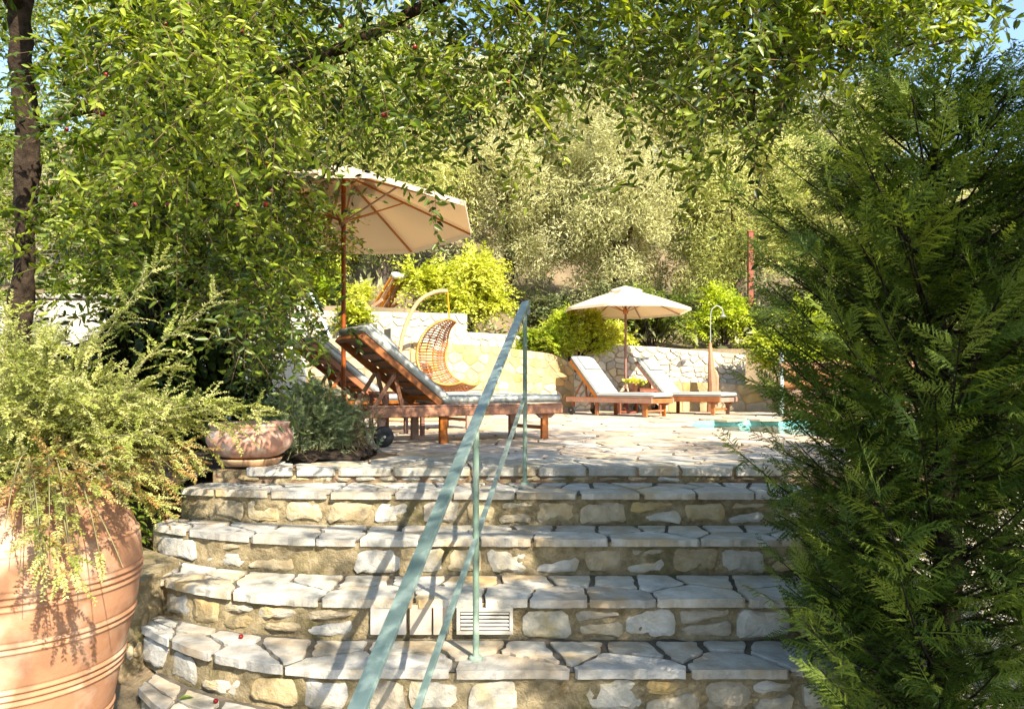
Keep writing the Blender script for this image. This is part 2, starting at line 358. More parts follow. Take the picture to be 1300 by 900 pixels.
def stone(name, poly, mapf, depth, thick, m, parent, inset=.012, dome=.0, tilt=0.0, up=None, kindmb=None, smooth=True):
    n = len(poly); c = np.mean(np.array(poly), axis=0); rad = np.mean([math.hypot(p[0]-c[0], p[1]-c[1]) for p in poly])
    k1 = 1-inset/rad; k2 = 1-2.6*inset/rad if dome else None; tx, ty = random.uniform(-tilt, tilt), random.uniform(-tilt, tilt)
    def pt(p, s, w_): x = c[0]+(p[0]-c[0])*s; y = c[1]+(p[1]-c[1])*s; return mapf(x, y, w_+(x-c[0])*tx+(y-c[1])*ty if w_ > -.5*depth else w_)
    V = [pt(p, 1., -depth) for p in poly]+[pt(p, 1+random.uniform(-.01, .01), thick*.62-dome*.5) for p in poly]+[pt(p, k1, thick+random.uniform(-.12, .12)*min(thick, .02)) for p in poly]
    F = [(i, (i+1) % n, n+(i+1) % n, n+i) for i in range(n)]+[(n+i, n+(i+1) % n, 2*n+(i+1) % n, 2*n+i) for i in range(n)]
    if dome:
        V += [pt(p, max(.35, k2), thick+dome*random.uniform(.5, 1.1)) for p in poly]; V.append(pt(c, 1, thick+dome*1.1))
        F += [(2*n+i, 2*n+(i+1) % n, 3*n+(i+1) % n, 3*n+i) for i in range(n)]+[(3*n+i, 3*n+(i+1) % n, 4*n) for i in range(n)]
    else: V.append(pt(c, 1, thick)); F += [(2*n+i, 2*n+(i+1) % n, 3*n) for i in range(n)]
    sgn = sum(poly[i][0]*poly[(i+1) % n][1]-poly[(i+1) % n][0]*poly[i][1] for i in range(n))
    if sgn < 0: F = [f[::-1] for f in F]
    mb = kindmb or MB(); mb.add(V, F, bool(dome) and smooth)
    if kindmb is None: return mb.build_at(name, m, parent)
def nz(x, y, z, s=1.): return noise.noise(Vector((x*s, y*s, z*s)))
def grid(mb, fn, nu, nv, smooth=True):
    V = [fn(i/nu, j/nv) for j in range(nv+1) for i in range(nu+1)]
    F = [(j*(nu+1)+i, j*(nu+1)+i+1, (j+1)*(nu+1)+i+1, (j+1)*(nu+1)+i) for j in range(nv) for i in range(nu)]
    mb.add(V, F, smooth)

# ------------------------------------------------------------------ ground and hill
def smst(a, b, x): t = min(1, max(0, (x-a)/(b-a))); return t*t*(3-2*t)
def ground_z(x, y):
    z = -1.1-.6*smst(-2, -40, y)
    up = smst(3.2, 6.2, y-max(0, -x-2)*.5)
    z = z+(up*(.95 if x < 1.9 else 1.02))
    if x < -2.2: z += up*.12
    yw = float(np.interp(x, [-6.5, -2.35, -2.2, -.9, 1, 2, 5.2, 9, 12], [14.5, 15.2, 15.2, 15.5, 16.35, 16.8, 17.0, 17.2, 17.6]))
    top = 1.95+(1.2-1.95)*smst(-1.6, -.4, x)
    if y > 6 and -6.8 < x < 9 and y <= yw+.1: z = -.36
    if y > yw: z = max(z, -.36)+(top+.3)*smst(yw+.05, yw+.5, y)+.28*max(0, min(y, 60)-yw-1.8)+5*smst(22, 45, y)
    if y > yw+.5: z += (.35*nz(x, y, 0, .25)+.2*nz(x, y, 3, .8))*smst(yw+.8, yw+3, y)
    if y > 90: z -= (y-90)*.03
    return z
xs = np.unique(np.concatenate([np.linspace(-300, -20, 12), np.linspace(-20, 20, 91), np.linspace(20, 300, 12)]))
ys = np.unique(np.concatenate([np.linspace(-200, -6, 10), np.linspace(-6, 34, 101), np.linspace(34, 60, 20), np.linspace(60, 400, 12)]))
mb = MB(); V = [(x, y, ground_z(x, y)) for y in ys for x in xs]; nx_ = len(xs)
mb.add(V, [(j*nx_+i, j*nx_+i+1, (j+1)*nx_+i+1, (j+1)*nx_+i) for j in range(len(ys)-1) for i in range(nx_-1)], True)
tagit(mb.build('ground', 'ground'), 'earthy ground rising into a dry hillside behind the terrace', kind='structure')
# pale gravel path right of the steps
mb = MB(); grid(mb, lambda u, v: (2.02+u*9, 1.2+v*5.6, ground_z(2.02+u*9, 1.2+v*5.6)+.012+.01*nz(u*40, v*30, 0)), 40, 40)
tagit(mb.build('path', 'gravel'), 'pale gravel path beside the steps', kind='structure')
# soil beds
mb = MB(); grid(mb, lambda u, v: (-8+u*5.86, 4.7+v*2.2, -.03+.05*nz(u*14, v*9, 2)), 36, 20)
grid(mb, lambda u, v: (-2.14+u*.96, 5.72+v*.95, .015+.05*nz(u*9, v*9, 5)+.05*math.sin(PI*u)*math.sin(PI*v)), 16, 14)
tagit(mb.build('planting_bed', 'soil'), 'dark garden soil beside the terrace edge', kind='structure')

# ------------------------------------------------------------------ terrace
POOL = [(2.55, 10.9), (2.66, 10.2), (2.95, 9.5), (3.3, 8.75), (3.9, 8.1), (5, 7.6), (6.6, 7.5), (7.6, 8.6), (7.8, 10.5), (7.4, 12.2), (6, 12.75), (4.2, 12.7), (3.2, 12.45), (2.7, 11.8)]
OUT = [(-2.12, 5.32), (2.6, 5.32), (9, 6.2), (9, 15.9), (6, 16.9), (1.3, 16.6), (1.0, 15.5), (-1.7, 13.6), (-7, 13.3), (-7, 6.7), (-1.17, 6.7), (-1.17, 5.74), (-2.12, 5.74)]
terr = bpy.data.objects.new('terrace', None); COL.objects.link(terr); terr.location = (0, 6, 0)
tagit(terr, 'crazy-paved stone terrace in front of the pool', kind='structure')
def tz(x, y): return (x, y-6, 0)
mb = MB(); lists = [[Vector((x, y, 0)) for x, y in OUT], [Vector((x, y, 0)) for x, y in POOL]]
allp = lists[0]+lists[1]; tri = tessellate_polygon(lists)
F = []
for t in tri:
    a, b, c = (allp[i] for i in t); F.append(t if (b-a).cross(c-a).z > 0 else t[::-1])
mb.add([(p.x, p.y-6, -.014) for p in allp], F)
n = len(OUT); mb.add([(x, y-6, z) for z in (-.014, -.5) for x, y in OUT], [(i, n+i, n+(i+1) % n, (i+1) % n) for i in range(n)])
mb.build('paving_bed', 'terrace_joint', terr)
def inpoly(x, y, P):
    r = False; j = len(P)-1
    for i in range(len(P)):
        if (P[i][1] > y) != (P[j][1] > y) and x < (P[j][0]-P[i][0])*(y-P[i][1])/(P[j][1]-P[i][1])+P[i][0]: r = not r
        j = i
    return r
seeds = []
def ds(y): return .36+.035*(y-5.3)
y = 5.27; row = 0
while y < 16.8:
    s = ds(y); x = -7.0+random.random()*s
    if y < 6.3: x = -2.12+random.random()*.2
    while x < 9.1:
        seeds.append((x+random.uniform(-.34, .34)*s, max(5.31, y+s*.4+random.uniform(-.32, .32)*s))); x += s*random.uniform(.85, 1.35)
    y += s*.86; row += 1
cells = voronoi(seeds, (-7, 5.28, 9, 16.8)); cand = []
for sd, poly in zip(seeds, cells):
    if poly is None: continue
    c = np.mean(np.array(poly), axis=0)
    if not inpoly(c[0], c[1], OUT) or inpoly(c[0], c[1], POOL): continue
    if c[0] < -2.1: 
        if c[1] < 6.75: continue
    if c[0] < -1.2 and 5.74 < c[1] < 6.72: continue
    if c[1] < 5.74: poly = clipp(poly, -2.14, 0, -1, 0)
    if c[1] < 5.74 and c[0] < -1.17: poly = clipp(poly, 0, 5.75, 0, 1)
    if c[0] > 2.6: poly = clipp(poly, 2.6, 5.36, .9, -6.4) if c[1] < 6.8 else poly
    if len(poly) < 3: continue
    sh = shrink(poly, random.uniform(.012, .021) if c[1] > 6.5 else random.uniform(.008, .014))
    if not sh or area(sh) < .004: continue
    sx = 650+950*c[0]/c[1]; vis = (-30 < sx < 1010)
    cand.append((area(sh)/c[1]**3*(1 if vis else .02), c, sh))
cand.sort(key=lambda t: -t[0]); rest = MB()
for i, (_, c, sh) in enumerate(cand):
    pl = roughen(sh, .07, .005, .018)
    h = random.uniform(0, .007); d = .052 if c[1] < 5.75 else .03
    mf = (lambda x, y, w_: (x, y-6, w_))
    if i < 295: stone('flagstone', pl, mf, d, h, 'flag' if c[1] > 6.2 else 'slab', terr, inset=.008, tilt=.006)
    else: stone('flagstone', pl, mf, d, h, 'flag', terr, inset=.008, tilt=.006, kindmb=rest)
o = rest.build('distant_flagstones', 'flag', terr); o['kind'] = 'stuff'

# pool
mb = MB(); n = len(POOL); mb.add([(x, y, z) for z in (-.012, -1.2) for x, y in POOL], [(i, (i+1) % n, n+(i+1) % n, n+i) for i in range(n)])
mb.add([(x, y, -1.2) for x, y in POOL], [tuple(range(n))])
tagit(mb.build('pool_basin', 'pool_tile'), 'turquoise lining of the curved swimming pool', kind='structure')
mb = MB(); mb.add([(x, y, -.085) for x, y in POOL], [tuple(range(n))])
tagit(mb.build('water', 'pool_water'), 'turquoise water of the curved swimming pool', kind='structure')

# ------------------------------------------------------------------ staircase
ZS = [0, -.10, -.30, -.50, -.70, -.90, -1.10]
DS = [5.30, 4.78, 4.32, 3.81, 3.40, 2.95, 2.5]
X0 = [-9, -.9, -.9, -.8, -.7, -.55, -.5]; AA = [0, .13, .24, .30, .38, .45, .5]
UL = [-2.12, -2.22, -2.30, -2.26, -2.04, -1.86]; UR = [2.3, 1.98, 1.98, 1.95, 1.95, 1.95]
def dk(k, u): return DS[k]+AA[k]*max(0, X0[k]-u)**2
stairs = empty('stone_staircase', (0, 2.95, -1.1), 'wide curved stone staircase rising from the foreground to the terrace', 'staircase')
def loc_(p): return (p[0], p[1]-2.95, p[2]+1.1)
def blob(cx, cz, w_, h, n):
    a0 = random.random()*6; out = []
    ph = [random.uniform(.72, 1.12) for _ in range(n)]
    for i in range(n):
        a = a0+2*PI*i/n; r_ = ph[i]
        ca, sa = math.cos(a), math.sin(a); q = (abs(ca)**3+abs(sa)**3)**(-1/3)
        out.append((cx+ca*q*w_/2*r_, cz+sa*q*h/2*min(r_, 1.0)))
    return out
VENT = (-.285, .01)
for k in range(0, 6):
    mb = MB(); uL, uR = UL[k], UR[k]; zt = ZS[k]-.016; zb = ZS[k+1]-.02
    if k > 0:
        tb = MB(); grid(tb, lambda a, b: loc_((uL+(uR-uL)*a, dk(k, uL+(uR-uL)*a)+.004+b*(dk(k-1, uL+(uR-uL)*a)-dk(k, uL+(uR-uL)*a)+.05), zt+.005+.004*nz(a*40, b*3, k))), 60, 5)
    def face(a, b):
        u = uL+(uR-uL)*a; z = zt-.03+(zb-zt+.03)*b if b > 0 else zt
        e = .026*nz(u*7, z*9, k*3)+.018*nz(u*19, z*22, k)
        if VENT[0]-.05 < u < VENT[1]+.05 and k == 3: e *= .2
        return loc_((u, dk(k, u)+.005+(0 if b == 0 else .018-e), z))
    grid(mb, lambda a, b: face(a, 1-b), 130, 7)
    for u, sgn in ((uL, -1), (uR, 1)):   # rough flanks
        def fl(a, b, u=u, sgn=sgn):
            y = dk(k, u)+.005+a*(max(dk(max(k-1, 0), u)-dk(k, u), .6)+.05); z = zt+(-1.25-zt)*b
            return loc_((u+sgn*(.03*nz(y*6, z*6, k)*(0 < b)*(0 < a)), y, z))
        grid(mb, (lambda a, b: fl(1-a, 1-b)) if sgn < 0 else (lambda a, b: fl(a, 1-b)), 8, 16)
    body = mb.build('step', 'riser_mortar', stairs)
    if k > 0: tb.build('tread_bed', 'joint', body)
    # tread slabs
    if k > 0:
        dep = DS[k-1]-DS[k]; sd = []; u = uL+.1; big = .40 if k != 4 else .44
        rowv = .14 if k in (1, 2) else .13
        while u < uR:
            sd.append((u, dep*random.uniform(.2, .36))); u += big*random.uniform(.6, 1.45)
        u = uL+.05+random.random()*.2
        while u < uR:
            sd.append((u, dep*random.uniform(.62, .92))); u += big*random.uniform(.35, .95)
        for sdp, poly in zip(sd, voronoi(sd, (uL, 0, uR, dep))):
            if poly is None: continue
            sh = shrink(poly, random.uniform(.006, .013) if sdp[1] < dep*.5 else random.uniform(.009, .022))
            if not sh or area(sh) < .003: continue
            def mf(u, v, w_, k=k):
                f = (dk(k-1, u)-dk(k, u))/dep; return loc_((u, dk(k, u)-.028+v*f*1.0+.01, ZS[k]+w_))
            stone('tread_slab', roughen(sh, .034, .0075, .012), mf, .038 if sdp[1] < dep*.5 else .03, random.uniform(.0, .006), 'slab', body, inset=.009, tilt=.012)
    # riser stones
    hh = ZS[k]-ZS[k+1]-.045; u = uL+.03; sd = []
    def rf(u, v, w_, k=k): return loc_((u, dk(k, u)+.016-w_, v))
    while u < uR:
        w_ = random.uniform(.17, .36) if k else random.uniform(.10, .24)
        if random.random() < .22 and k: sd += [(u+w_*.5, ZS[k+1]+hh*.25), (u+w_*.45, ZS[k+1]+hh*.8)]
        else: sd.append((u+w_/2, ZS[k+1]+hh*random.uniform(.3, .62)))
        u += w_
    for poly in voronoi(sd, (uL, ZS[k+1]-.004, uR, ZS[k]-.046)):
        if poly is None: continue
        c = np.mean(np.array(poly), axis=0)
        if k == 3 and -.86 < c[0] < .12: continue
        sh = shrink(poly, random.uniform(.006, .018)); q = random.random()
        if not sh or area(sh) < .0025 or q < .08: continue
        n_ = len(sh); sh = [(c[0]+(x-c[0])*f_, max(ZS[k+1]-.004, c[1]+(y-c[1])*f_)) for (x, y), f_ in zip(sh, [random.uniform(.8, 1.04) for _ in sh])]
        stone('riser_stone', roughen(sh, .035, .007, .018), rf, .05, random.uniform(-.007, .012), 'riser_stone' if q < .70 else 'riser_stone_pale', body, inset=.012, dome=random.uniform(.004, .012), tilt=.10, smooth=False)
    if k == 3:
        for a, b in ((-.72, -.54), (-.52, -.41), (-.40, -.32)):    # smooth tiles beside the vent
            t = MB(); t.box(loc_(((a+b)/2, 3.81+.006, -.60)), (b-a, .03, .15)); t.build_at('riser_tile', 'tile_pale', body)
# ventilation grille in the riser above the fourth tread
vent = empty('vent_grille', (-.138, 3.80, -.67), 'cream louvred vent grille set in the riser behind the handrail post', 'vent')
mb = MB(); wv, hv = .286, .132
mb.box((0, 0, .008), (wv, .02, .016)); mb.box((0, 0, hv-.008), (wv, .02, .016))
mb.box((-wv/2+.009, 0, hv/2), (.018, .02, hv-.033)); mb.box((wv/2-.009, 0, hv/2), (.018, .02, hv-.033)); mb.build('frame', 'grille', vent)
MB().box((0, .012, hv/2), (wv-.03, .004, hv-.03)).build('backing', 'dark_gap', vent)
lm = MB().box((0, 0, 0), (wv-.04, .013, .004), Matrix.Rotation(R(50), 3, 'X')).mesh('louvre')
for i in range(5): link('louvre', lm, 'grille', vent, (0, 0, .027+i*.0195))

# left retaining wall of the stairs
mb = MB()
def pier(a, b):
    P = [(-3.3, 5.6), (-2.75, 4.75), (-2.42, 4.15), (-2.12, 3.92), (-1.98, 4.02), (-2.0, 4.5)]
    s = a*(len(P)-1); i = min(int(s), len(P)-2); f = s-i; x = P[i][0]*(1-f)+P[i+1][0]*f; y = P[i][1]*(1-f)+P[i+1][1]*f; z = -1.2+b*.74
    e = .035*nz(x*6, y*6, z*7)+.02*nz(x*15, y*15, z*15); return (x+e, y-e, z)
grid(mb, pier, 60, 16)
top = [pier(i/60, 1) for i in range(61)]; c = np.mean(np.array(top), axis=0)
mb.add(top+[(-2.5, 4.9, -.44)], [(i, i+1, 61) for i in range(60)], False)
o = empty('retaining_wall', (-2.1, 4.2, -1.15), 'rough rubble retaining wall end behind the big terracotta jar', 'wall')
me = mb.mesh('mortar', o.location); link('mortar', me, 'riser_mortar', o)
for i in range(26):
    a = random.uniform(.3, .98); z = random.uniform(.02, .78)
    def pf(u, v, w_, a=a): p = pier(min(1, max(0, a+u)), min(1, max(0, v))); q = pier(min(1, a+.01), v); d = Vector((-.5, -.8, 0)) if a < .6 else (Vector((0.1, -1, 0)) if a < .82 else Vector((1, -.1, 0))); return (p[0]+d.x*w_+2.1, p[1]+d.y*w_-4.2, p[2]+1.15)
    w_ = random.uniform(.03, .07); h = random.uniform(.08, .16)
    stone('wall_stone', blob(0, z, w_, h, 7), pf, .03, .008, 'riser_stone', o, inset=.003, dome=.012)

# ------------------------------------------------------------------ stone walls
def stone_wall(name, line, ztop, zbot, size, mstone, mjoint, label, thick=.4, asp=1.7, gap=.012, cover=1.0, round_=.2, relief=.02):
    L = [0]
    for a, b in zip(line, line[1:]): L.append(L[-1]+math.dist(a, b))
    def at(s):
        s = max(0, min(L[-1], s)); i = max(0, min(len(L)-2, next((j for j in range(len(L)-1) if s <= L[j+1]), len(L)-2)))
        f = (s-L[i])/(L[i+1]-L[i]); d = Vector((line[i+1][0]-line[i][0], line[i+1][1]-line[i][1])).normalized()
        return line[i][0]+(line[i+1][0]-line[i][0])*f, line[i][1]+(line[i+1][1]-line[i][1])*f, d
    def zt(s): return float(np.interp(s/L[-1], [t[0] for t in ztop], [t[1] for t in ztop]))
    o = empty(name, (*line[0], zbot), label, 'wall'); ox, oy = line[0]
    def P(s, v, w_):
        x, y, d = at(s); n_ = Vector((d.y, -d.x)); h = zt(s)-zbot   # w outwards = right hand of the line direction
        return (x+n_.x*w_-ox, y+n_.y*w_-oy, v*h)
    mb = MB(); K = max(6, int(L[-1]/.25))
    grid(mb, lambda a, b: P(a*L[-1], b, .008*nz(a*L[-1]*5, b*6, 1)), K, 6)
    grid(mb, lambda a, b: P(a*L[-1], 1, -b*thick), K, 1); grid(mb, lambda a, b: P((1-a)*L[-1], b, -thick), K, 2)
    grid(mb, lambda a, b: P(L[-1], b, -a*thick), 1, 6); grid(mb, lambda a, b: P(0, b, -(1-a)*thick), 1, 6)
    mb.build('mortar_core', mjoint, o)
    H = max(t[1] for t in ztop)-zbot; rows = max(2, round(H/size)); sd = []
    for r_ in range(rows):
        s = random.uniform(0, size)
        while s < L[-1]:
            sd.append((s, (r_+.5+random.uniform(-.13, .13))/rows*H)); s += size*asp*random.uniform(.5, 1.5)
    cells = voronoi(sd, (0, 0, L[-1], H))
    for poly in cells:
        if poly is None or random.random() > cover: continue
        sh = shrink(poly, gap*random.uniform(.7, 1.5))
        if not sh or area(sh) < .003: continue
        pl = roughen(sh, .12, .006, round_*.12)
        stone('stone', pl, lambda s, v, w_: P(s, v/H, w_), .02, relief*random.uniform(.5, 1.5), mstone, o, inset=.010, dome=.003, tilt=.03, smooth=False)
    # end face stones
    ze = (zt(L[-1])-zbot); r_ = 0
    while r_ < ze-.05:
        h = min(random.uniform(.12, .2), ze-r_)
        b = MB(); x, y, d = at(L[-1]); c = (x-ox+d.x*.012-d.y*-1*0, y-oy+d.y*.012, r_+h/2)
        n_ = Vector((d.y, -d.x)); c = (c[0]-n_.x*thick/2, c[1]-n_.y*thick/2, c[2])
        b.box(c, (.05, thick*.96, h*.9), Matrix.Rotation(math.atan2(d.y, d.x), 3, 'Z'), .012); b.build_at('end_stone', mstone, o); r_ += h
    return o
stone_wall('stone_wall', [(-6.2, 12.95), (-4.2, 12.95), (-1.7, 13.25), (-.2, 14.2), (1.26, 15.3)], [(0, 1.5), (.5, 1.36), (.75, 1.3), (.93, 1.2), (1, 1.0)], -.02, .19, 'wall_yellow', 'wall_joint_yellow',
           'low yellow plastered rubble wall behind the hanging rattan chair', asp=1.35, gap=.009, cover=.86, round_=.3, relief=.009, thick=.45)
stone_wall('stone_wall', [(-2.3, 14.2), (-.9, 14.95), (1.0, 16.1), (2.0, 16.55), (5.2, 16.75)], [(0, 1.65), (.3, 1.62), (.52, 1.5), (.75, 1.42), (1, 1.25)], -.02, .155, 'wall_white', 'wall_joint',
           'pale dry-stone wall behind the two far sun loungers', asp=1.5, gap=.010)
stone_wall('stone_wall', [(-6.5, 14.2), (-4.2, 14.5), (-.95, 15.3)], [(0, 2.03), (1, 2.03)], .9, .15, 'wall_white', 'wall_joint',
           'upper coursed stone wall below the wooden deck chair', asp=1.9, gap=.010)
stone_wall('stone_ledge', [(2.75, 16.0), (5.6, 16.1)], [(0, .66), (.6, .62), (1, .55)], -.02, .2, 'wall_yellow', 'wall_joint_yellow',
           'low yellow stone ledge behind the right far lounger and shower post', asp=1.8, gap=.014, cover=.92, round_=.3, relief=.01, thick=.55)
# fill between the walls that carries the hedge
mb = MB(); grid(mb, lambda u, v: (-6+u*7.3, np.interp(-6+u*7.3, [-6, -1.7, 1.3], [13.1, 13.6, 15.6])+v*np.interp(-6+u*7.3, [-6, 1.3], [1.0, .55]), .98+.05*nz(u*20, v*4, 8)+.1*(1-u)), 40, 4)
tagit(mb.build('raised_bed', 'soil'), 'raised planting bed behind the yellow wall', kind='structure')
# pale wall far left, lit through the foliage
o = empty('garden_wall', (-7.4, 10.8, -.05), 'sunlit pale rendered garden wall far left behind the tree trunk', 'wall')
mb = MB(); mb.box((1.6, 0, .9), (5.6, .3, 1.9), None, .03); mb.build('render_coat', 'plaster_pale', o)
for i in range(8):
    b = MB(); b.box((-.85+i*.7, 0, 1.89), (.67, .38, .07), None, .012); b.build_at('coping_stone', 'wall_white', o)

# ------------------------------------------------------------------ handrail
A0 = Vector((-.17, 3.53, .42)); B0 = Vector((.09, 5.19, 1.157)); dr = B0-A0
hr = empty('handrail', (-.17, 3.53, -.70), 'green painted flat-bar metal handrail climbing the middle of the steps', 'handrail')
def hl(p): return Vector(p)-hr.location
def rail_at(y): return A0+dr*((y-A0.y)/dr.y)
M0 = Vector((-.17, 3.53, -.128)); M1 = Vector((.085, 5.185, .50)); dm = M1-M0
tp = B0+dr.normalized()*.03
mb = MB(); mb.bar(hl(rail_at(1.75)), hl(tp), .056, .014, up=Vector((-.25, 0, 1)))
mb.build_at('top_rail', 'rail_paint', hr)
mb = MB(); e = hl(tp); mb.bar(e, e+Vector((.012, .02, -.085)), .052, .012, up=(0, 1, 0)); mb.build_at('end_tab', 'rail_white', hr)
mb = MB(); mb.bar(hl(M0-dm*.95), hl(M1), .026, .012, up=Vector((-.25, 0, 1))); mb.build_at('lower_rail', 'rail_paint', hr)
for (x, y, zb) in ((-.17, 3.53, -.70), (.09, 5.19, -.10), (rail_at(2.04).x, 2.04, -1.1)):
    mb = MB(); zt_ = rail_at(y).z-.012
    mb.tube([hl((x, y, zb)), hl((x, y, zt_))], .0155, 10); mb.build_at('post', 'post_paint', hr)
    mb = MB(); mb.lathe([(.0, .012), (.028, .012), (.034, .004), (.034, -.01)], 12, hl((x, y, zb+.006))); mb.build_at('base_collar', 'post_paint', hr)

# ------------------------------------------------------------------ big terracotta jar
jar = empty('terracotta_jar', (-1.78, 2.68, -1.13), 'huge ribbed terracotta jar cut off by the left frame edge', 'jar')
prof = []
base = [(.20, 0), (.24, .03), (.27, .25), (.305, .5), (.352, .75), (.395, .95), (.412, 1.08), (.405, 1.17), (.375, 1.25), (.33, 1.31), (.30, 1.34)]
bands = [.30, .325, .50, .525, .55, .70, .722, .744, .88, .90, 1.02, 1.042, 1.064, 1.19]
zz = np.arange(0, 1.3401, .0032)
for z in zz:
    r_ = float(np.interp(z, [b[1] for b in base], [b[0] for b in base]))
    r_ += .006*math.sin(z*9)*.3
    for b in bands:
        r_ += .0065*math.exp(-((z-b)/.0055)**2)-.003*math.exp(-((z-b-.011)/.004)**2)
    prof.append((r_, z))
prof += [(.315, 1.345), (.335, 1.36), (.34, 1.385), (.325, 1.40), (.29, 1.395), (.275, 1.36), (.27, 1.28)]
mb = MB(); mb.lathe(prof, 64); mb.build('body', 'terracotta', jar)
mb = MB(); mb.lathe([(.28, 1.33), (.15, 1.35), (.0, 1.355)], 40); mb.build('soil_fill', 'soil', jar)
# bowl planter and saucer
bowl = empty('bowl_planter', (-1.93, 5.52, .055), 'wide weathered clay bowl planter on the terrace corner', 'planter')
mb = MB(); pr = [(.0, 0), (.13, 0), (.19, .01), (.235, .035), (.28, .075), (.302, .12), (.305, .155), (.292, .195), (.272, .222), (.282, .236), (.292, .246), (.288, .258), (.265, .256), (.255, .22), (.26, .14), (.2, .06), (0, .05)]
mb.lathe(pr, 64)
for i, (x, y, z) in enumerate(mb.v):   # soft gadroons round the belly
    a = math.atan2(y, x); r_ = math.hypot(x, y)
    if .03 < z < .2 and r_ > .23: k = 1+.012*math.cos(a*30); mb.v[i] = (x*k, y*k, z)
mb.build('body', 'bowl_clay', bowl)
mb = MB(); mb.lathe([(.255, .2), (.12, .205), (0, .21)], 30); mb.build('soil_fill', 'soil', bowl)
mb = MB(); mb.lathe([(0, 0), (.185, 0), (.2, .006), (.225, .04), (.228, .052), (.21, .052), (.19, .02), (0, .015)], 48)
o = mb.build('saucer', 'saucer_clay', None, (-1.93, 5.52, .006)); tagit(o, 'shallow clay saucer under the bowl planter on the terrace corner', 'saucer')
